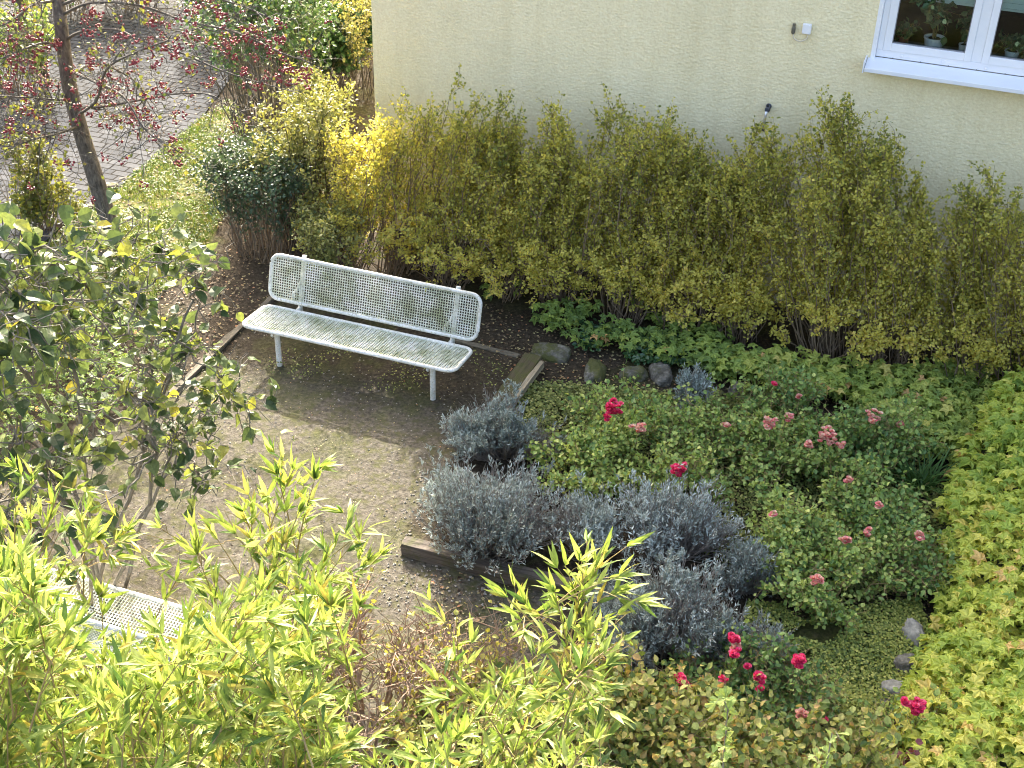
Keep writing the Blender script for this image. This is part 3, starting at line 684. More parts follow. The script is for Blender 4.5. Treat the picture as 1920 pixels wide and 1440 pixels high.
RK = [(1035, 668, .22, .13, .12, rmz, 'flat mossy stone beside the end of the mossy timber'),
      (1115, 700, .20, .12, .13, rmz, 'mossy stone left of the red flower head at the back of the bed'),
      (1190, 705, .16, .12, .11, rmz, 'dark mossy stone behind the tallest red flower head'),
      (1238, 708, .17, .12, .13, rg, 'pale lichen covered stone behind the small grey lavender'),
      (1338, 752, .10, .10, .14, rmz, 'bright moss topped round stone right of the small grey lavender'),
      (1385, 742, .11, .10, .17, rg, 'upright pale grey stone at the back of the rose bed'),
      (1412, 765, .12, .09, .08, rmz, 'low mossy stone at the foot of the upright grey stone'),
      (1440, 758, .10, .07, .07, rg, 'small flat grey stone below the single red rose'),
      (1745, 845, .17, .09, .10, rg, 'grey stone above the grassy daylily clump'),
      (1715, 835, .10, .08, .08, rmz, 'dark stone left of the grey stone above the daylily'),
      (1742, 1095, .16, .12, .15, rg, 'dark stone low beside the yellowing bank, topmost of the right edging'),
      (1712, 1205, .09, .17, .17, rp, 'long pale edging stone between moss and the yellowing bank'),
      (1697, 1258, .10, .10, .15, rg, 'rounded pale edging stone above the two lowest edging stones'),
      (1678, 1302, .12, .09, .13, rp, 'broad grey edging stone just above the lowest edging stones'),
      (1660, 1330, .11, .07, .09, rg, 'flat grey edging stone left of the lower right red roses'),
      (1658, 1412, .11, .08, .10, rg, 'pale stone at the bottom edge near the yellowing bank'),
      (172, 388, .10, .06, .06, rg, 'grey kerbside stone just left of the leaning trunk'),
      (237, 336, .10, .06, .06, rg, 'weathered kerbside stone between the two palest kerbside stones'),
      (298, 296, .10, .06, .06, rg, 'flat kerbside stone beyond the small pale one'),
      (332, 262, .10, .06, .06, rg, 'farthest kerbside stone, by the bend of the road'),
      (205, 352, .13, .08, .08, rg, 'pale kerbside stone right of the leaning trunk'),
      (262, 320, .10, .06, .06, rg, 'small pale kerbside stone farther up the paved road')]
for i, (x, y, a, b_, c, m_, lab) in enumerate(RK):
    rock('stone', lab, P(x, y, 0), a, b_, c, (i * 1.7) % 3 - .3 if i < 10 else .2, m_, i + 3, 'stones edging the beds')

# ------------------------------------------------------------------ hedge shrubs along the wall
# base u, v; top pixel; width; lean
HS = [  # (u, v, top px x, top px y, radius, lush, seed, label)
    (.10, .95, 745, 185, .42, .55, 1, 'half sunlit yellow shrub at the house corner, leftmost against the wall'),
    (.55, .80, 850, 150, .50, .5, 2, 'tall shrub with a leaning green top just right of the house corner'),
    (1.15, .85, 945, 180, .48, .8, 3, 'yellow green shrub behind the right half of the bench backrest'),
    (1.75, .80, 1040, 215, .42, .85, 4, 'low topped olive shrub with thin sprigs right of the bench'),
    (2.30, .85, 1115, 185, .48, .9, 5, 'shrub with a dense dark green tuft on top, above the tallest red rose'),
    (2.90, .90, 1210, 215, .46, .95, 6, 'golden green shrub whose branches reach lowest over the ground cover'),
    (3.45, .85, 1310, 245, .46, .9, 7, 'shrub left of the garden tap, with a ragged low top'),
    (3.98, .85, 1405, 256, .38, .9, 8, 'upright shrub directly below the garden tap'),
    (4.80, .90, 1550, 200, .50, 1.1, 9, 'broad bushy shrub with bare brown stems at its foot, right of the wall gap'),
    (5.32, .88, 1655, 265, .38, .9, 10, 'sloping topped shrub below the left end of the window'),
    (6.0, .85, 1795, 325, .34, .65, 11, 'thin open shrub below the window, showing wall between its twigs'),
    (6.55, .85, 1895, 318, .42, .62, 12, 'rightmost yellowing shrub at the edge of the picture'),
    (7.3, .85, 2010, 320, .48, .8, 13, 'yellowing shrub cut off by the right edge of the picture')]
def hedge_shrub(u, v, tx, ty, r, lush, seed, label):
    low = .12 if u < 4.3 else .02
    rng = np.random.default_rng(100 + seed); base = G(u, v); top = WV(tx, ty, v - .1); h = top[2]
    lean = (top - base)[:2] * .8
    o = thing('hedge_shrub', label, 'shrub', base, 'yellowing shrubs along the house wall')
    n = int(40 * r / .46)
    L = stems(rng, base, n, h * 1.03, .20, r * 1.0, 8, .028, lean, .22, .75, .10, .38)
    # flare of low branches
    L2 = stems(rng, base, int(28 * lush), .95, .15, r * 1.1, 8, .03, (-NB[0] * low, -NB[1] * low), .45, .8, .2)
    T = twigs(rng, L, int(640 * lush), .25, .97, .26, .7, .55, 4, .012)
    T2 = twigs(rng, L2, int(150 * lush), .35 if u < 4.3 else .5, 1, .22, .9, .2, 4, .012)
    a = Acc(); tubes(a, L, .0060, .0015, 4); tubes(a, L2, .006, .002, 4); tubes(a, T, .0028, .001, 3); tubes(a, T2, .0025, .001, 3)
    a.build('stems', M['twig'], o)
    a = Acc()
    def tf(p):
        q = p - base; z = q[:, 2] / h
        return -.32 * z + (fbm(p, 2.2, seed) - .5) * .5
    N = int(10800 * lush)
    leaves_on(rng, a, RHOMB, T, N, .031, .1, 1, .016, (.66, .2), .4, .9, tf, .45)
    leaves_on(rng, a, RHOMB, L, int(N * .28), .031, .28, 1, .02, (.60, .18), .4, .9, tf)
    leaves_on(rng, a, RHOMB, T2, int(N * .42), .033, .1, 1, .02, (.72, .16), .4, 1, tf)
    a.build('foliage', M['hedge'], o)
for h in HS: hedge_shrub(*h)
# greener tuft in the corner shrubs' tops come from the tint falling with height

# sunlit shrubs left of the corner
def generic_shrub(name, label, base, n, h, r0, r1, ntw, tl, N, ls, tm, lm, sm, seed, tint=(.5, .2), t0=.3, tmpl=RHOMB, cat='shrub', group=None,
                  rs=.006, arch=.15, up=.4, hv=.3, lean=(0, 0), nup=.9, off=.02, out=.8, pw=.9, tt0=.3, wob=.03, droop=0., parts=('stems', 'foliage'), tf=None, sf=.2, k=4):
    rng = np.random.default_rng(seed); base = np.array([base[0], base[1], base[2] if len(base) > 2 else 0.])
    o = thing(name, label, cat, base, group)
    L = stems(rng, base, n, h, r0, r1, 8, wob, lean, hv, pw, arch)
    T = twigs(rng, L, ntw, t0, 1, tl, out, up, 4, .015, droop)
    a = Acc(); tubes(a, L, rs, rs * .35, k); tubes(a, T, rs * .4, rs * .15, 3); a.build(parts[0], sm, o)
    if N:
        a = Acc(); leaves_on(rng, a, tmpl, T, N, ls, .1, 1, off, tint, .4, nup, tf)
        if sf: leaves_on(rng, a, tmpl, L, int(N * sf), ls, tt0, 1, off * 1.3, tint, .4, nup, tf)
        a.build(parts[1], lm, o)
    return o
lg = 'sunlit shrubs left of the house corner'
generic_shrub('sunlit_shrub', 'bright pale yellow leaved shrub between the clipped bush and the house corner', G(-.35, .75), 55, 1.75, .28, .50, 420, .25, 6500, .036, None, M['lit_hedge'], M['twig_dark'], 201, (.6, .2), group=lg)
generic_shrub('sunlit_shrub', 'sunlit shrub with dark bare stems showing just behind the backrest', G(-.72, -.1), 30, 1.6, .2, .32, 200, .24, 3600, .036, None, M['lit_hedge'], M['twig_dark'], 202, (.5, .2), t0=.55, tt0=.5, group=lg)
generic_shrub('sunlit_shrub', 'low golden green shrub touching the left half of the backrest', G(.05, 1.30), 36, .85, .2, .42, 220, .2, 3400, .034, None, M['lit_hedge'], M['twig_dark'], 203, (.6, .18), group=lg)
generic_shrub('sunlit_shrub', 'golden shrub beyond the house corner at the top of the picture', P(672, 175), 45, 1.5, .3, .65, 300, .28, 4000, .045, None, M['lit_hedge'], M['branch'], 204, (.75, .2), group=lg)
generic_shrub('sunlit_shrub', 'yellowing shrub farthest behind the house corner', P(665, 60), 45, 1.5, .3, .8, 300, .28, 3500, .05, None, M['lit_hedge'], M['branch'], 205, (.8, .2), group=lg)
# clipped privet
def privet():
    rng = np.random.default_rng(300); base = P(500, 470)
    o = thing('clipped_bush', 'dark green clipped bush with a silvery flat top beside the bench', 'bush', base)
    L = stems(rng, base, 90, 1.10, .30, .55, 8, .03, (0, 0), .15, .8, .05)
    T = twigs(rng, L, 900, .2, 1, .20, .9, .35, 4, .015)
    a = Acc(); tubes(a, L, .006, .002, 4); tubes(a, T, .0025, .001, 3); a.build('stems', M['twig'], o)
    a = Acc(); leaves_on(rng, a, RHOMB, T, 9000, .034, .1, 1, .02, (.5, .25), .4, .9)
    leaves_on(rng, a, RHOMB, L, 5500, .034, .8, 1, .045, (.75, .2), .2, 1.4); a.build('foliage', M['privet'], o)
privet()
generic_shrub('tall_shrub', 'tall many stemmed green shrub rising behind the clipped bush', P(500, 262), 90, 2.0, .38, .85, 500, .32, 6500, .05, None, M['ivy'], M['branch'], 301, (.75, .25), t0=.6, tt0=.65, rs=.009)
generic_shrub('glossy_bush', 'dense dark glossy leaved bush at the top behind the red berries', P(590, 175), 80, 1.25, .5, .68, 600, .22, 7500, .075, None, M['ivy'], M['twig_dark'], 302, (.45, .25), tmpl=OVAL, nup=1.3)
generic_shrub('glossy_bush', 'rounded green bush at the very top, left of the glossy bush', P(440, 60), 60, 1.3, .5, .8, 400, .25, 4000, .06, None, M['ivy'], M['twig_dark'], 303, (.7, .25), tmpl=OVAL)
# ------------------------------------------------------------------ verge plants and trees at the left
def blob(acc, rng, pts, r):
    """small 8-faced berries"""
    T = ([(0, -1, 0), (1, 0, 0), (0, 0, 1), (-1, 0, 0), (0, 0, -1), (0, 1, 0), (.75, 0, .75), (-.75, 0, .75), (-.75, 0, -.75), (.75, 0, -.75)],
         [(0, 1, 6), (0, 6, 2), (0, 2, 7), (0, 7, 3), (0, 3, 8), (0, 8, 4), (0, 4, 9), (0, 9, 1), (5, 6, 1), (5, 2, 6), (5, 7, 2), (5, 3, 7), (5, 8, 3), (5, 4, 8), (5, 9, 4), (5, 1, 9)])
    n = len(pts); scatter(acc, T[0], T[1], pts, rng.normal(0, 1, (n, 3)), rng.normal(0, 1, (n, 3)), r * rng.uniform(.8, 1.2, n), .5)
def berry_tree():
    rng = np.random.default_rng(400); base = P(215, 462); Y0 = base[1]
    o = thing('berry_tree', 'leaning tree with red berries and a bare brown trunk beside the paved road', 'tree', base)
    tr = [base - [0, 0, .1], D(205, 420, Y0), D(178, 330, Y0), D(150, 240, Y0), D(128, 150, Y0 - .02), D(116, 60, Y0 - .05), D(108, -20, Y0), D(104, -120, Y0), D(110, -260, Y0)]
    tr = smooth_path(tr, 5); a = Acc(); tubes(a, tr[None], .095, .045, 14); 
    a.build('trunk', M['bark'], o, smooth=True)
    br = [ # pixel paths with distances
        [(128, 188, 0), (90, 186, -.15), (40, 182, -.3), (-40, 178, -.45)],
        [(138, 205, 0), (190, 200, -.2), (260, 188, -.4), (330, 176, -.6), (400, 180, -.7), (455, 225, -.8)],
        [(118, 80, 0), (150, 60, -.2), (215, 55, -.4), (262, 75, -.6), (330, 95, -.8), (410, 130, -.9), (470, 150, -1.), (560, 175, -1.1)],
        [(112, 30, 0), (170, 5, -.3), (260, 10, -.6), (350, 40, -.8), (440, 60, -1.), (530, 100, -1.2), (590, 120, -1.2)],
        [(132, 165, 0), (150, 130, .2), (190, 120, .5), (250, 150, .7), (268, 185, .8), (245, 210, .9)],
        [(120, 100, 0), (90, 80, -.3), (50, 90, -.6), (0, 110, -.8), (-60, 120, -.9)],
        [(110, 0, 0), (60, 10, -.3), (20, 40, -.5), (-30, 60, -.6)],
        [(138, 220, 0), (180, 190, -.5), (200, 130, -.8), (250, 100, -1.1), (330, 70, -1.4), (400, 40, -1.6)],
        [(125, 130, 0), (170, 150, -.4), (230, 180, -.8), (270, 240, -1.), (300, 265, -1.1)],
        [(112, 10, 0), (200, -20, -.5), (330, -20, -.9), (450, 10, -1.2), (540, 50, -1.4)],
        [(150, 235, 0), (110, 250, -.4), (60, 262, -.7), (0, 285, -.9)]]
    B = [smooth_path([D(x, y, Y0 + dy) for x, y, dy in q], 4) for q in br]
    a = Acc(); L = []
    for q in B:
        tubes(a, q[None], .015, .004, 6)
        t = np.linspace(0, 1, len(q)); s = np.linspace(0, 1, 12); L.append(np.stack([np.interp(s, t, q[:, k]) for k in range(3)], 1))
    L = np.array(L); T = twigs(rng, L, 330, .12, 1, .5, .9, .1, 6, .02, .15); T2 = twigs(rng, T, 1500, .2, 1, .22, .9, .1, 4, .012, .2)
    tubes(a, T, .005, .002, 4); tubes(a, T2, .0022, .001, 3); a.build('branches', M['branch'], o)
    a = Acc(); leaves_on(rng, a, OVAL, T2, 800, .038, .2, 1, .02, (.4, .28), .5, .6); leaves_on(rng, a, OVAL, T, 350, .038, .3, 1, .02, (.6, .25), .5, .6)
    a.build('foliage', M['tree_leaf'], o)
    a = Acc(); n = 330; i = rng.integers(0, len(T2), n); c, _ = at(T2, i, rng.uniform(.3, 1, n))
    # more clusters where the photograph shows the heavy trusses
    heavy = [(480, 60, -1.), (500, 90, -1.1), (540, 120, -1.2), (520, 75, -1.1), (570, 140, -1.2), (35, 115, -.6), (15, 155, -.4), (60, 160, -.4), (175, 30, -.3), (170, 55, -.3), (100, 75, -.3), (245, 205, -.4), (265, 200, -.4), (300, 165, -.6), (205, 180, -.3), (420, 90, -.9), (465, 150, -1.)]
    hc = np.array([D(x, y, Y0 + dy) for x, y, dy in heavy]); hc = np.repeat(hc, 6, 0) + rng.normal(0, .055, (len(heavy) * 6, 3)); c = np.vstack([c, hc])
    k = rng.integers(4, 11, len(c)); pts = np.repeat(c, k, 0); pts = pts + rng.normal(0, .018, pts.shape) - [0, 0, .02]
    blob(a, rng, pts, .0115); a.build('berries', M['berry'], o)
berry_tree()
def dark_tree():
    rng = np.random.default_rng(410); Y = P(92, 158)[1]; base = P(92, 158)
    o = thing('dark_tree', 'thin dark trunk with sparse twigs at the top left beyond the berry tree', 'tree', base)
    tr = smooth_path([base, D(72, 110, Y), D(62, 70, Y), D(40, 10, Y), D(20, -60, Y)]); a = Acc(); tubes(a, tr[None], .05, .03, 8); a.build('trunk', M['twig_dark'], o, smooth=True)
    L = np.array([np.linspace(tr[k], tr[k] + rng.normal(0, .6, 3) + [0, 0, .3], 8) for k in (6, 9, 12, 14, 16, 18, 20)])
    T = twigs(rng, L, 120, .2, 1, .4, .9, .2); a = Acc(); tubes(a, L, .012, .004, 4); tubes(a, T, .004, .0015, 3); a.build('branches', M['twig_dark'], o)
    a = Acc(); leaves_on(rng, a, OVAL, T, 700, .055, .1, 1, .03, (.4, .25)); a.build('foliage', M['tree_leaf'], o)
dark_tree()
generic_shrub('roadside_shrub', 'grey green shrub at the upper left corner beyond the road', P(20, 175), 50, 1.1, .3, .75, 300, .28, 3000, .06, None, M['rose_leaf'], M['twig'], 411, (.5, .25), tmpl=OVAL)
generic_shrub('roadside_shrub', 'shrub with yellow tinged leaves at the top between two trunks', P(250, 15), 50, 1.0, .3, .8, 300, .28, 3000, .06, None, M['rose_leaf'], M['twig'], 412, (.8, .25), tmpl=OVAL)
generic_shrub('roadside_shrub', 'low dark shrub on the far side of the road at the very top', P(110, 30), 50, .8, .4, .9, 300, .25, 3000, .06, None, M['rose_leaf'], M['twig'], 413, (.4, .25), tmpl=OVAL)
generic_shrub('conical_shrub', 'small conical green bush at the road edge left of the leaning trunk', P(92, 430), 34, 1.35, .10, .34, 330, .20, 2600, .045, None, M['hedge_green'], M['twig'], 414, (.55, .2), t0=.12, tt0=.15, hv=.55, arch=.6, pw=.5, tmpl=OVAL)
generic_shrub('bare_shrub', 'leafless thin twigged bush at the left edge on the pavers', P(45, 420), 16, 1.3, .08, .45, 130, .35, 0, .03, None, M['hedge'], M['twig_pale'], 415, rs=.005)
#=====FORE
# ------------------------------------------------------------------ big leaved shrub at the left
def hazel():
    rng = np.random.default_rng(500); base = P(190, 1165); o = thing('broad_leaved_shrub', 'large shrub with broad green and yellow leaves at the left, in front of the court', 'shrub', base)
    ends = [(60, 470, 5.6), (150, 490, 6.3), (230, 470, 6.4), (300, 470, 6.6), (370, 545, 6.9), (330, 620, 6.9), (260, 560, 6.2), (120, 560, 5.8), (20, 560, 5.4), (440, 735, 7.2), (395, 790, 7.1), (380, 740, 6.8),
            (300, 690, 6.7), (200, 640, 6.2), (80, 640, 5.5), (0, 700, 5.3), (270, 840, 6.6), (150, 760, 6.), (60, 800, 5.5), (330, 830, 6.8), (0, 880, 5.2), (350, 660, 6.9), (100, 900, 5.7), (190, 860, 6.1), (375, 925, 6.9),
            (30, 620, 5.2), (130, 680, 5.9), (240, 740, 6.4), (-40, 640, 5.1), (-40, 780, 5.1), (-30, 520, 5.4), (180, 540, 6.), (90, 510, 5.8), (60, 960, 5.4), (0, 1000, 5.2), (130, 1000, 5.8)]
    L = []
    mains = [(150, 490, 6.3), (370, 545, 6.9), (20, 560, 5.4), (395, 790, 7.1), (0, 880, 5.2), (240, 740, 6.4), (-40, 780, 5.1)]
    def path(s_, e, bow):
        m = s_ * .5 + e * .5 + rng.normal(0, .12, 3); m[2] += bow * (e[2] - s_[2])
        q = smooth_path([s_, m, e * .8 + m * .2 + [0, 0, .06] + rng.normal(0, .05, 3), e], 4); t = np.linspace(0, 1, len(q)); u = np.linspace(0, 1, 14)
        q = np.stack([np.interp(u, t, q[:, k]) for k in range(3)], 1); q[1:-1] += rng.normal(0, .022, (12, 3)); return q
    MN = [path(base + np.append(rng.normal(0, .05, 2), 0), D(*e), .15) for e in mains]; tips_ = np.array([m_[-1] for m_ in MN])
    for e_ in ends:
        e = D(*e_); k = np.argmin(np.linalg.norm(tips_ - e, axis=1)); L.append(path(MN[k][rng.integers(5, 10)], e, .08))
    MN = np.array(MN)
    L = np.array(L); T = twigs(rng, L, 380, .4, 1, .36, .8, .15, 6, .022, .1); T2 = twigs(rng, T, 420, .3, 1, .22, .8, .1, 4, .015, .1)
    a = Acc(); tubes(a, MN, .015, .005, 7); tubes(a, L, .0065, .0028, 6); tubes(a, T, .005, .002, 4); tubes(a, T2, .003, .0015, 3); a.build('stems', M['branch_pale'], o)
    a = Acc()
    for S, n in ((T, 580), (T2, 640), (L[:, 9:], 220)):
        leaves_on(rng, a, BIG, S, n, .076, .25, 1, .012, (.42, .26), .6, .9, sv=.35, spread=.8)
    a.build('foliage', M['hazel'], o)
hazel()

# ------------------------------------------------------------------ bamboo
def bamboo(label, root, tips, seed, fill=None, nf=0, dens=1.1):
    """tips: (px, py, Y, length m, direction px dx,dy). root: ground point of the clump"""
    rng = np.random.default_rng(seed); o = thing('bamboo', label, 'bamboo', root, 'yellow green bamboo in the foreground')
    A = []; 
    if fill is not None:
        poly = np.array(fill); q = rand_in(poly, nf, rng)
        for x, y in q:
            Y = rng.uniform(2.35, 3.7) if True else 0
            A.append((x, y, Y, rng.uniform(.3, .55), rng.normal(.35, .6), -1))
    A += tips
    L = []
    for x, y, Y, l, dx, dy in A:
        l *= .8; tip = D(x, y, Y); q = D(x + dx * 30, y + dy * 30, Y + rng.normal(0, .02)); d = unit(q - tip)
        d = unit(d + [0, 0, .25] + rng.normal(0, .15, 3)); b = tip - d * l
        b[2] -= l * .05; mid = (tip + b) / 2 + np.array([0, 0, l * .07]); qq = smooth_path([b, mid, tip], 4); L.append(qq)
    L = np.array(L)
    # culms: tapering canes from the ground to the twigs they carry
    nc = max(4, len(L) // 14); idx = rng.choice(len(L), nc, replace=False); C = []
    for i in idx:
        s = root + np.append(rng.normal(0, .35, 2), 0); e = L[i, 0]; m = s * .45 + e * .55; m[:2] = s[:2] * .7 + e[:2] * .3
        C.append(smooth_path([s, m, e], 6))
    for k in range(nc):
        a = Acc(); tubes(a, C[k][None], .009, .003, 6); a.build('culm', M['twig_red'], o)
    a = Acc(); tubes(a, L, .003, .0012, 4)
    S = twigs(rng, L, len(L) * 4, .15, .95, .15, .8, .2, 4, .006); tubes(a, S, .0016, .0008, 3); a.build('twigs', M['twig_red'], o)
    a = Acc()
    # leaves in fans of 3-5 at the nodes
    def fans(X, nf_, per, ls):
        i = rng.integers(0, len(X), nf_); t = rng.uniform(.25, 1, nf_); t[rng.random(nf_) < .35] = 1; p, d = at(X, i, t)
        p = np.repeat(p, per, 0); d = np.repeat(d, per, 0); n = len(p)
        dd = unit(d * 1.0 + rng.normal(0, .42, (n, 3)) + [0, 0, .02]); nr = rng.normal(0, .45, (n, 3)) + [0, -.25, 1.]
        scatter(a, LANCE[0], LANCE[1], p, dd, nr, ls * rng.uniform(.6, 1.25, n), rng.normal(.45, .27, n))
    fans(L, len(L) * 7, 2, .079); fans(S, int(len(S) * dens * 1.5), 3, .075)
    a.build('foliage', M['bamboo'], o)
r1 = np.array([-1.6, 2.9, 0.]); r2 = np.array([-.5, 3.0, 0.]); r3 = np.array([.25, 2.9, 0.]); r0 = np.array([-2.6, 3.1, 0])
bamboo('bamboo clump filling the lower left corner, largest leaves', r0, [(60, 890, 3.6, .6, .2, -1), (30, 940, 3.4, .5, .5, -1), (165, 960, 3.5, .5, .7, -1), (110, 1000, 3.3, .5, .2, -1), (180, 1010, 3.4, .5, 1, -.6), (120, 900, 3.7, .4, .6, -1)],
       601, [(-60, 1030), (40, 1010), (100, 1130), (170, 1270), (330, 1290), (400, 1560), (-100, 1560)], 330, 1.5)
bamboo('bamboo with arching sprays crossing in front of the hidden bench', r1, [(240, 995, 3.5, .5, 1, -.3), (330, 1090, 3.4, .5, .8, -.8), (290, 1180, 3.3, .5, .8, -.7), (190, 1120, 3.3, .4, 0, -1), (380, 1170, 3.3, .45, .6, -.8), (130, 1150, 3.3, .45, .3, -1), (60, 1110, 3.3, .45, .3, -1), (240, 1215, 3.2, .45, .3, -1), (400, 1000, 3.5, .5, -.5, -1), (370, 1040, 3.4, .4, -.6, -1), (300, 990, 3.5, .45, -.7, -.5)],
       602, [(200, 1280), (330, 1230), (440, 1150), (530, 1160), (600, 1290), (640, 1560), (330, 1560)], 230, 1.4)
bamboo('bamboo whose tallest spray stands against the gravel court', r2, [(550, 880, 3.3, .6, .2, -1), (520, 890, 3.3, .55, 0, -1), (590, 900, 3.3, .5, .6, -1), (500, 930, 3.3, .45, -.2, -1), (560, 960, 3.2, .45, .5, -.8), (455, 960, 3.3, .4, -.4, -1), (690, 990, 3.4, .5, .8, -.8), (715, 1040, 3.3, .5, 1, -.5), (660, 1020, 3.3, .5, .7, -.8), (640, 1080, 3.2, .5, .9, -.6), (470, 1010, 3.2, .5, -.5, -.8), (600, 1070, 3.1, .5, .6, -.8), (420, 980, 3.3, .4, -.8, -.5), (530, 1020, 3.2, .5, .1, -1), (490, 1060, 3.2, .5, -.2, -1)],
       603, [(430, 1110), (560, 1100), (640, 1110), (580, 1200), (600, 1330), (700, 1440), (760, 1560), (480, 1560), (450, 1250)], 110, 1.2)
bamboo('bamboo spray reaching over the end of the dark timber, right of the others', r3, [(1175, 1025, 2.9, .5, .8, -.8), (1090, 1050, 2.9, .45, .1, -1), (1160, 1080, 2.85, .45, 1, -.5), (1060, 1060, 2.9, .4, -.2, -1), (1130, 1040, 2.9, .45, .6, -1), (1160, 1150, 2.8, .45, 1, -.5), (1040, 1110, 2.8, .4, -.5, -1), (965, 1100, 2.9, .4, 0, -1), (950, 1120, 2.8, .4, -.5, -1),
        (1170, 1200, 2.75, .4, 1, -.3), (855, 1150, 2.9, .35, 0, -1), (1100, 1200, 2.75, .4, .8, -.8), (1010, 1180, 2.8, .4, .5, -1), (850, 1240, 2.8, .35, -.5, -1), (1120, 1290, 2.7, .4, 1, -.6), (1140, 1380, 2.6, .35, .8, -.8), (880, 1300, 2.7, .35, -.3, -1)],
       604, [(900, 1250), (1080, 1220), (1120, 1300), (1130, 1560), (760, 1560), (750, 1380), (860, 1330)], 50)

# ------------------------------------------------------------------ bottom shrubs
generic_shrub('dry_twiggy_shrub', 'brown cut back twiggy shrub with a few yellow leaves at the bottom centre', P(690, 1370), 30, 1.05, .28, .62, 620, .30, 420, .036, None, M['dry_leaf'], M['twig_brown'], 701, (.6, .25), rs=.012, hv=.5, tmpl=OVAL, arch=.3, k=5, wob=.05)
generic_shrub('dry_twiggy_shrub', 'brown twiggy shrub with yellowing leaves left of the olive bushes', P(860, 1370), 24, .8, .25, .55, 420, .28, 520, .036, None, M['dry_leaf'], M['twig_brown'], 702, (.55, .25), rs=.009, hv=.5, tmpl=OVAL, arch=.3, k=5, wob=.05)
generic_shrub('dry_twiggy_shrub', 'low brown twiggy shrub beside the end of the hidden bench', P(560, 1330), 22, .8, .25, .5, 420, .28, 380, .036, None, M['dry_leaf'], M['twig_brown'], 703, (.6, .25), rs=.009, hv=.5, tmpl=OVAL, arch=.3, k=5, wob=.05)
og = 'olive leaved bushes along the bottom edge'
for i, (x, y, h, lab) in enumerate([(1000, 1440, .85, 'olive leaved bush behind the right bamboo at the bottom edge'), (1150, 1440, .95, 'olive and bronze bush just right of the bamboo'),
                                    (1290, 1500, 1.0, 'yellowing broad leaved bush below the lowest red roses'), (1420, 1560, .95, 'bronze tinted bush at the bottom edge behind the pale saplings'), (1560, 1600, .9, 'low orange tinged bush at the bottom edge, rightmost of its row'),
                                    (870, 1500, .8, 'sparse olive bush beneath the bamboo at the bottom')]):
    generic_shrub('olive_bush', lab, P(x, y), 36, h * .72, .25, .48, 300, .22, 2600, .048, None, M['olive'], M['twig_brown'], 710 + i, (.5, .27), group=og, tmpl=OVAL)
def sapling(label, tx, ty, Y, seed):
    rng = np.random.default_rng(seed); tip = D(tx, ty, Y); base = np.array([tip[0] + .05, tip[1] + .15, 0])
    o = thing('ginkgo_sapling', label, 'sapling', base, 'pale fan leaved saplings at the bottom edge')
    q = smooth_path([base, (base + tip) / 2 + [.03, 0, 0], tip], 6); a = Acc(); tubes(a, q[None], .01, .003, 6)
    T = twigs(rng, q[None][:, 6:], 9, .4, 1, .14, .9, .5); tubes(a, T, .002, .001, 3); a.build('stem', M['twig_pale'], o)
    a = Acc(); leaves_on(rng, a, FAN, T, 26, .055, .5, 1, .004, (.5, .3), .5, .7); leaves_on(rng, a, FAN, q[None][:, 6:], 26, .055, .5, 1, .004, (.5, .3), .5, .7); a.build('foliage', M['ginkgo'], o)
sapling('pale green fan leaved sapling left of the other, at the bottom edge', 1365, 1330, 4.3, 721)
sapling('pale green fan leaved sapling right of the other, at the bottom edge', 1560, 1375, 4.2, 722)
generic_shrub('purple_plant', 'small plant with dark purple and green pointed leaves at the bottom edge', P(1690, 1530), 5, .6, .04, .08, 12, .08, 26, .07, None, M['purple'], M['twig_dark'], 723, (.5, .3), tmpl=OVAL, cat='plant')

# ------------------------------------------------------------------ lavender
def lavender(label, px, py, r, h, seed, n=420, bare=.3, name='lavender_bush', tn=.5):
    rng = np.random.default_rng(seed); base = P(px, py); o = thing(name, label, 'lavender', base, 'grey lavender bushes in the bed')
    n = int(n * 1.1); nk = rng.integers(6, 10)                 # woody sub-branches, each ending in a fan of stalks
    ka = np.arange(nk) * 2 * np.pi / nk + rng.normal(0, .3, nk); kq = rng.uniform(.25, 1.0, nk); kl = rng.uniform(.75, 1.25, nk)
    i = rng.integers(0, nk, n); C = np.stack([np.cos(ka) * kq * r * .75, np.sin(ka) * kq * r * .75, h * (1.0 - .55 * kq ** 2) * kl], 1)
    e = C[i] + rng.normal(0, 1, (n, 3)) * [r * .22, r * .22, h * .15] * rng.uniform(.6, 1.2, n)[:, None]; e[:, 2] = np.maximum(e[:, 2], .05)
    s = np.stack([e[:, 0] * .18, e[:, 1] * .18, np.zeros(n)], 1) + rng.normal(0, .02, (n, 3)) * [1, 1, 0]; t = np.linspace(0, 1, 7)
    L = s[:, None] + (e - s)[:, None] * (t[None, :, None] ** np.array([.75, .75, 1.25])); w = rng.normal(0, .010, L.shape); w[:, 0] = 0; L = L + w + base
    T = twigs(rng, L, int(n * 4), .55, 1, .11, .45, .55, 3, .006)
    A = Acc(); tubes(A, L, .004, .0018, 4); tubes(A, T, .0018, .0012, 3); A.build('stems', M['lav_stem'], o)
    A = Acc(); patch = lambda p: (fbm(p, 3, seed) - .5) * .9
    # tufts crowd where the patch noise is high; elsewhere bare grey stems show
    k = fbm(T[:, -1], 4.5, seed + 1) > bare + .12; K = T[k] if k.sum() > 50 else T
    leaves_on(rng, A, NEEDLE, K, int(n * 19), .034, .45, 1, .005, (tn, .2), 1.0, .5, patch, spread=.75)
    leaves_on(rng, A, NEEDLE, L, int(n * 5), .032, .82, 1, .008, (tn, .2), .9, .5, patch, spread=.8)
    A.build('foliage', M['lavender'], o)
lavender('sprawling lavender bush at the foot of the mossy timber', 945, 850, .46, .36, 801, 380, .42, tn=.45)
lavender('small lavender tuft at the court edge above the large lavender', 868, 845, .22, .28, 802, 130, .3)
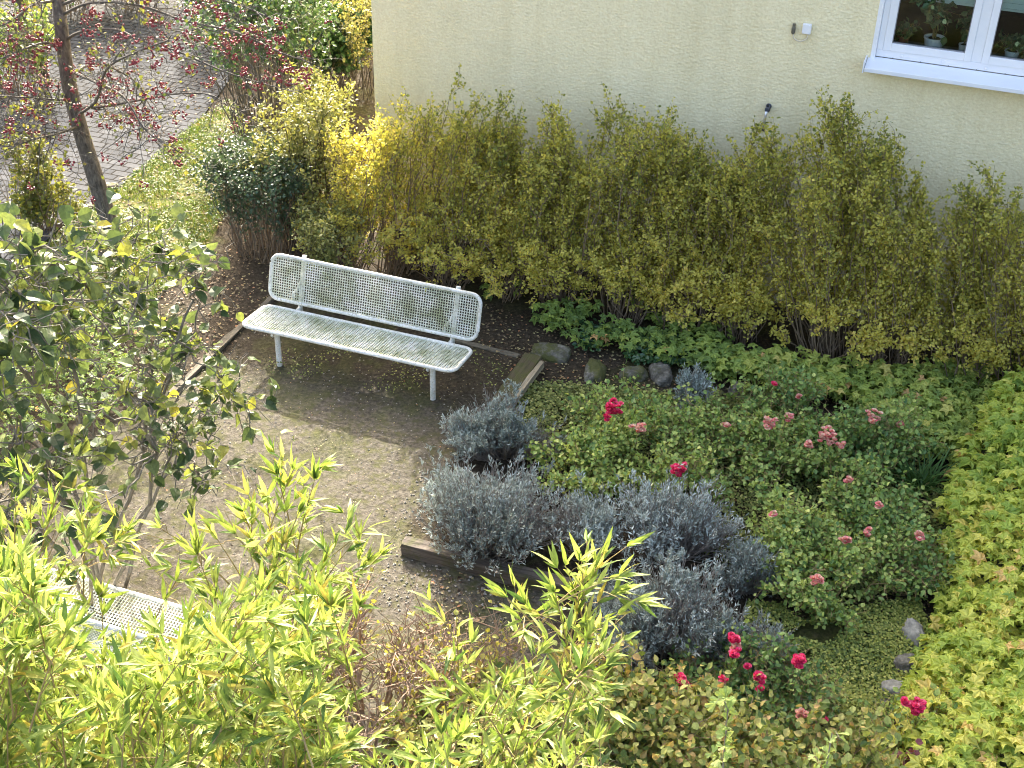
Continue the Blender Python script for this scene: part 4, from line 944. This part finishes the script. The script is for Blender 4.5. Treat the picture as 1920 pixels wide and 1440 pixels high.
lavender('large grey lavender bush behind the dark front timber', 912, 1022, .66, .46, 803, 760, .28)
lavender('lavender bush bridging the large lavender and the upright one', 1105, 1040, .42, .36, 804, 330, .3)
lavender('silvery lavender bush below the round pink rose head', 1255, 1035, .46, .50, 805, 420, .32, tn=.65)
lavender('widest grey lavender bush, low in the centre beside the bamboo', 1235, 1215, .58, .46, 806, 640, .36)
lavender('thin brownish lavender right of the silvery one', 1395, 1105, .26, .34, 807, 170, .5, tn=.35)
lavender('small upright grey lavender at the back of the bed by the stones', 1293, 775, .17, .30, 808, 150, .3)
lavender('fine leaved grey green plant among the lowest pink roses', 1420, 1265, .26, .34, 809, 160, .35, tn=.3)
lavender('lavender bush sloping down to the pink roses at its right', 1330, 1250, .30, .36, 810, 240, .35)

# ------------------------------------------------------------------ roses
def flower_head(o, c, r, n, seed, m=None, nm='flower_head', stalk=None):
    rng = np.random.default_rng(seed); a = Acc(); n = int(n * 1.5) + 1; cc = c + np.clip(rng.normal(0, 1, (n, 3)), -1.6, 1.6) * r * .5
    for q in cc:       # each bloom: rings of petals
        for k, (ri, cnt, up) in enumerate(((.9, 6, .25), (.65, 5, .8), (.35, 4, 2.))):
            an = np.arange(cnt) * 2 * np.pi / cnt + rng.uniform(0, 6); d = np.stack([np.cos(an), np.sin(an), np.full(cnt, up * .6)], 1)
            tilt = rng.normal(0, .2, 3); scatter(a, PETAL[0], PETAL[1], np.tile(q, (cnt, 1)), d + tilt, np.tile([0, 0, 1.], (cnt, 1)) - d * .3, .026 * (.7 + .4 * ri), rng.normal(.3 + .2 * k, .33, cnt))
    h = a.build(nm, m or M['pink'], o); return h
def rose(label, px, py, r, h, seed, N, heads, tint=(.45, .22), n=30):
    h *= 1.22; r *= 1.05; rng = np.random.default_rng(seed); base = P(px, py); o = thing('rose_bush', label, 'rose bush', base, 'rose bushes in the bed')
    L = stems(rng, base, n, h, .12, r, 7, .03, (0, 0), .35, .8, .30, .45); T = twigs(rng, L, n * 14, .2, 1, .17, .9, .3, 4, .012); a = Acc()
    HL = []
    for (x, y, z, rr, nn, kind) in heads:
        c = P(x, y, z); s = base * .35 + np.array([c[0], c[1], 0]) * .65; HL.append(np.linspace(s, c, 7) + np.vstack([np.zeros(3), rng.normal(0, .012, (5, 3)), np.zeros(3)]))
    tubes(a, L, .005, .002, 4); tubes(a, T, .002, .001, 3)
    if HL: tubes(a, np.array(HL), .0035, .002, 4)
    a.build('stems', M['twig_red'], o); a = Acc(); pt = lambda p: (fbm(p, 3.2, seed) - .5) * .8
    leaves_on(rng, a, OVAL, T, int(N * .95), .038, .1, 1, .018, tint, .4, 1.1, pt); leaves_on(rng, a, OVAL, L, N // 5, .034, .2, 1, .03, tint, .4, 1.1, pt)
    if HL: leaves_on(rng, a, OVAL, np.array(HL), 22 * len(HL), .034, .2, .9, .02, tint, .3, 1.)
    a.build('foliage', M['rose_leaf'], o)
    for i, (x, y, z, rr, nn, kind) in enumerate(heads):
        fh = flower_head(o, P(x, y, z), rr, nn, seed * 7 + i, M['faded'] if kind else M['pink'])
        if kind: fh['label'] = 'faded salmon and cream flower head'
rose('rose bush bearing the large upright deep pink flower head at the back', 1165, 840, .42, .42, 901, 2300, [(1152, 765, .62, .06, 22, 0), (1195, 808, .5, .06, 8, 1), (1140, 785, .52, .02, 2, 0)], (.55, .22))
rose('low light green bush between the lavenders and the round pink flower head', 1110, 905, .48, .34, 902, 3200, [], (.68, .22))
rose('rose bush with the round deep pink flower head over the silvery lavender', 1275, 925, .36, .36, 903, 1700, [(1274, 883, .5, .058, 16, 0)], (.6, .22))
rose('green rose bush without flowers, right of the small upright lavender', 1330, 850, .42, .38, 904, 2100, [(1362, 800, .4, .03, 3, 1)], (.5, .22))
rose('rose bush carrying one small red bloom at the back of the bed', 1450, 800, .36, .50, 905, 1800, [(1453, 720, .62, .016, 3, 0), (1500, 745, .5, .02, 2, 1)], (.45, .22))
rose('rose bush with a salmon and pink head, left of the widest faded head', 1440, 890, .38, .46, 906, 2000, [(1445, 797, .55, .05, 11, 1), (1478, 783, .5, .03, 4, 1)], (.5, .22))
rose('rose bush with the widest faded pink flower head', 1560, 900, .46, .52, 907, 2900, [(1550, 820, .6, .065, 16, 1), (1515, 835, .5, .03, 5, 1), (1575, 838, .5, .03, 4, 1)], (.4, .22))
rose('rose bush with a faded orange pink head beside the ground cover', 1650, 880, .40, .50, 908, 2200, [(1638, 782, .6, .06, 12, 1), (1690, 795, .5, .03, 4, 1)], (.45, .22))
rose('broad rose bush in the middle of the bed with a single salmon bloom', 1620, 1030, .50, .50, 909, 3200, [(1648, 948, .6, .02, 4, 1), (1590, 900, .5, .02, 3, 1), (1725, 1005, .5, .03, 6, 1)], (.5, .22))
rose('yellow green rose bush left of the middle one with cream blooms', 1480, 1050, .46, .44, 910, 2900, [(1585, 1015, .5, .03, 5, 1), (1450, 965, .5, .02, 2, 1)], (.6, .22))
rose('lowest green rose bush above the mossy lawn with dry cream heads', 1560, 1125, .44, .38, 911, 2600, [(1533, 1090, .4, .035, 6, 1), (1625, 1000, .45, .03, 4, 1)], (.5, .22))
rose('small leaved rose bush close to the yellowing bank', 1690, 1100, .34, .36, 912, 1500, [], (.45, .22))
rose('rose bush with several small deep pink heads at the foot of the widest lavender', 1410, 1320, .30, .42, 913, 1300, [(1376, 1199, .55, .03, 8, 0), (1378, 1230, .5, .03, 6, 0), (1401, 1252, .45, .015, 3, 0), (1423, 1272, .5, .03, 8, 0), (1356, 1276, .45, .015, 3, 0), (1425, 1293, .4, .018, 3, 0), (1378, 1212, .5, .03, 4, 1)], (.3, .2))
rose('rose bush with one deep pink head standing over the mossy lawn', 1490, 1340, .26, .34, 914, 900, [(1495, 1242, .55, .038, 13, 0), (1503, 1345, .35, .03, 4, 1)], (.35, .2))
rose('rose bush with a deep pink head just above the bottom bronze bushes', 1290, 1345, .28, .34, 915, 800, [(1276, 1278, .55, .042, 13, 0), (1290, 1292, .5, .02, 3, 0)], (.3, .2))
rose('rose bush with crimson heads leaning on the yellowing bank at lower right', 1700, 1430, .24, .45, 916, 700, [(1722, 1322, .6, .04, 11, 0), (1697, 1318, .6, .02, 4, 0), (1716, 1336, .55, .025, 5, 0)], (.4, .2))
rose('low green rose seedlings at the bottom of the mossy lawn', 1440, 1420, .36, .26, 917, 1500, [(1545, 1352, .2, .012, 2, 0), (1523, 1338, .2, .012, 1, 1)], (.4, .22))
def daylily():
    rng = np.random.default_rng(950); base = P(1722, 925); o = thing('daylily_clump', 'clump of long arching grassy blades between the rose bed and the bank', 'plant', base); a = Acc()
    for k in range(90):
        an = rng.uniform(0, 6.28); l = rng.uniform(.25, .5); w = rng.uniform(.006, .01); d = np.array([math.cos(an), math.sin(an), 0]); s = np.array([-d[1], d[0], 0]); t = np.linspace(0, 1, 7)
        R = rng.uniform(.3, .95); c = base + np.append(rng.normal(0, .05, 2), 0) + d * (l * R * t[:, None] ** 1.4) + np.array([0, 0, 1.]) * (l * (t - .62 * R * t ** 2.4))[:, None]
        ww = w * np.sqrt(np.maximum(0, 1 - t)) + .0005; V = np.vstack([c - s * ww[:, None], c + s * ww[:, None]])
        a.add(V, [(i, i + 7, i + 8, i + 1) for i in range(6)], rng.uniform(0, 1))
    a.build('blades', M['lily'], o)
daylily()

# ------------------------------------------------------------------ ground cover
def cover(name, poly, n, size, m, seed, tmpl, z0, z1, tint, thin=0., label=None, hf=None, stalks=True):
    rng = np.random.default_rng(seed); q = rand_in(poly, n, rng)
    if thin: q = q[fbm(q, 2.2, seed) > thin]
    n = len(q); z = rng.uniform(z0, z1, n) + (hf(q) if hf else 0); z = z + fbm(q, 3, seed + 2) * .08; p = np.column_stack([q, z]); a = Acc()
    an = rng.uniform(0, 6.28, n); d = np.stack([np.cos(an), np.sin(an), rng.normal(-.1, .25, n)], 1)
    d[:, :2] += np.array([0, -.35]); nr = rng.normal(0, .34, (n, 3)) + [0, -.3, 1]
    ti = rng.normal(tint[0], tint[1], n) + (fbm(p, 1.8, seed + 3) - .5) * .5; odd = rng.random(n) < .012; ti[odd] = 1
    scatter(a, tmpl[0], tmpl[1], p, d, nr, size * rng.uniform(.6, 1.3, n), ti)
    o = a.build(name, m); return tag(o, label, 'ground cover', kind='stuff')
cover('geranium_cover', pxpoly([(1310, 640), (1480, 660), (1700, 690), (2000, 640), (2050, 820), (1830, 870), (1700, 820), (1600, 745), (1450, 705), (1330, 690)], .2), 2900, .105, M['geranium'], 1001, PALM, .06, .22, (.42, .17), label='low green lobed leaf ground cover under the right part of the hedge')
cover('geranium_patches', pxpoly([(900, 540), (1150, 560), (1400, 640), (1340, 700), (1200, 660), (1100, 640), (985, 600)], .12), 900, .10, M['geranium'], 1002, PALM, .03, .18, (.22, .16), .45, label='darker lobed leaf ground cover patches under the middle of the hedge')
MOUND = pxpoly([(2100, 640), (1920, 690), (1850, 760), (1790, 860), (1765, 950), (1775, 1080), (1725, 1200), (1690, 1320), (1640, 1450), (1600, 1560), (2300, 1600), (2300, 700)], .25)
def mound_h(q):
    # distance inside the polygon edge sets the height of the bank
    e = np.array(MOUND); dmin = np.full(len(q), 9.)
    for i in range(len(e)):
        a_, b_ = e[i], e[(i + 1) % len(e)]; ab = b_ - a_; t = np.clip(((q - a_) @ ab) / (ab @ ab), 0, 1); dmin = np.minimum(dmin, np.linalg.norm(q - (a_ + t[:, None] * ab), axis=1))
    return .18 + .5 * (1 - np.exp(-dmin / .35)) + (fbm(q, 1.5, 77) - .5) * .42
def mound_core():
    lo, hi = MOUND.min(0), MOUND.max(0); xs = np.arange(lo[0], min(hi[0], 6.5), .07); ys = np.arange(max(lo[1], 4.), hi[1], .07); X, Y = np.meshgrid(xs, ys); q = np.stack([X.ravel(), Y.ravel()], 1); ins = inpoly(q, MOUND)
    z = np.where(ins, mound_h(q) - .16, -.1); nx = len(xs); i = np.arange(len(ys) - 1)[:, None] * nx + np.arange(nx - 1)[None]; fa = np.stack([i, i + 1, i + nx + 1, i + nx], -1).reshape(-1, 4); fa = fa[ins[fa].any(1)]
    a = Acc(); a.addv(np.column_stack([q, z]), fa, .5); o = a.build('bank', plain('bank_soil', (.045, .05, .02), .95, .4, 20), smooth=True); tag(o, kind='structure')
mound_core()
cover('bank_cover', MOUND, 9500, .112, M['mound'], 1003, PALM, -.2, .06, (.42, .17), hf=mound_h, label='dense yellow green lobed leaf ground cover on the bank at the right edge')
cover('bed_weeds', BED, 24000, .026, M['weed'], 1004, OVAL, .0, .05, (.55, .25), label='low small leaved weeds covering the rose bed soil')
M['lawn'] = leaf_mat('lawn_leaf', [(.07, .11, .025), (.17, .23, .05), (.30, .34, .07), (.46, .46, .12)], .3)
cover('lawn_weeds', LAWN, 26000, .021, M['lawn'], 1005, OVAL, .0, .04, (.55, .32), .36, label='mossy lawn of tiny leaves at the lower right')
cover('court_weeds', pxpoly([(400, 700), (520, 590), (880, 660), (960, 700), (900, 770), (700, 740)]), 1600, .018, M['weed'], 1006, OVAL, .0, .012, (.5, .25), .55, label='sparse moss and tiny weeds under the bench')
cover('left_weeds', pxpoly([(-60, 640), (130, 590), (330, 620), (350, 690), (200, 800), (-60, 860)]), 2600, .05, M['geranium'], 1007, PALM, .02, .14, (.18, .15), .4, label='green lobed weeds below the broad leaved shrub at the left')
cover('corner_weeds', pxpoly([(960, 735), (1060, 725), (1250, 750), (1400, 760), (1400, 800), (1000, 810)]), 3000, .026, M['weed'], 1008, OVAL, .0, .06, (.55, .2), .35, label='small green weeds at the back of the bed by the stones')
cover('dark_ivy', pxpoly([(1090, 620), (1300, 640), (1330, 700), (1150, 690), (1080, 660)]), 1500, .04, M['ivy'], 1009, OVAL, .01, .08, (.15, .15), .35, label='dark creeping ground ivy behind the back stones')
cover('verge_herbs', VERGE, 5200, .032, M['grass'], 1010, OVAL, .0, .03, (.45, .3), .4, label='clover and small herbs in the grass verge')
def grass():
    rng = np.random.default_rng(1020); q = rand_in(VERGE, 15000, rng); q = q[fbm(q, 1.7, 8) > .42]; n = len(q); p = np.column_stack([q, ground_h(q)]); d = rng.normal(0, .35, (n, 3)) + [0, 0, 1]; nr = rng.normal(0, 1, (n, 3)); nr[:, 2] = .1
    a = Acc(); scatter(a, BLADE[0], BLADE[1], p, d, nr, rng.uniform(.04, .10, n), rng.normal(.45, .25, n) + (fbm(q, 2, 4) - .5)); tag(a.build('grass', M['grass']), 'short sunlit grass on the verge beside the paved road', 'grass', kind='stuff')
grass()
def litter():
    rng = np.random.default_rng(1030); a = Acc()
    zones = [(pxpoly([(330, 560), (450, 440), (620, 520), (500, 600), (380, 720)]), 650, .03), (pxpoly([(880, 560), (1000, 600), (1500, 680), (1400, 740), (1000, 720), (880, 650)]), 1300, .03), (COURT, 2600, .016), (VERGE, 2000, .035), (ROAD[5:11], 130, .04),
             (pxpoly([(1430, 1130), (1760, 1000), (1740, 1180), (1450, 1160)]), 900, .03), (pxpoly([(800, 1060), (1080, 1110), (1000, 1200), (830, 1180)]), 260, .032), (pxpoly([(250, 560), (420, 480), (460, 560), (360, 700), (200, 760)]), 650, .03), (BED, 500, .03)]
    for poly, n, s in zones:
        q = rand_in(poly, n, rng); p = np.column_stack([q, ground_h(q) + rng.uniform(.004, .02, n)]); an = rng.uniform(0, 6.28, n); d = np.stack([np.cos(an), np.sin(an), rng.normal(0, .2, n)], 1)
        scatter(a, RHOMB[0], RHOMB[1], p, d, rng.normal(0, .3, (n, 3)) + [0, 0, 1], s * rng.uniform(.5, 1.3, n), rng.normal(.5, .28, n))
    tag(a.build('leaf_litter', M['litter']), 'fallen brown and yellow leaves strewn over soil and court', 'leaf litter', kind='stuff')
    a = Acc(); ico = ([(0, -1, 0), (1, 0, .2), (0, 0, .7), (-1, 0, .1), (0, 0, -.6), (0, 1, .1)], [(0, 1, 2), (0, 2, 3), (0, 3, 4), (0, 4, 1), (5, 2, 1), (5, 3, 2), (5, 4, 3), (5, 1, 4)])
    for poly, n, s in ((COURT, 1300, .007), (pxpoly([(740, 980), (800, 860), (830, 1000), (860, 1160), (730, 1150), (700, 1080)]), 260, .009), (pxpoly([(840, 1060), (1000, 1120), (980, 1190), (840, 1180)]), 40, .013)):
        q = rand_in(poly, n, rng); p = np.column_stack([q, ground_h(q) + s * .3]); scatter(a, ico[0], ico[1], p, np.column_stack([rng.normal(0, 1, (n, 2)), np.zeros(n)]), np.tile([0, 0, 1.], (n, 1)), s * rng.uniform(.5, 1.5, n), .5)
    tag(a.build('pebbles', plain('pebble_stone', (.27, .245, .20), .8, .4, 40)), 'small pale pebbles scattered on the court', 'pebbles', kind='stuff')
litter()
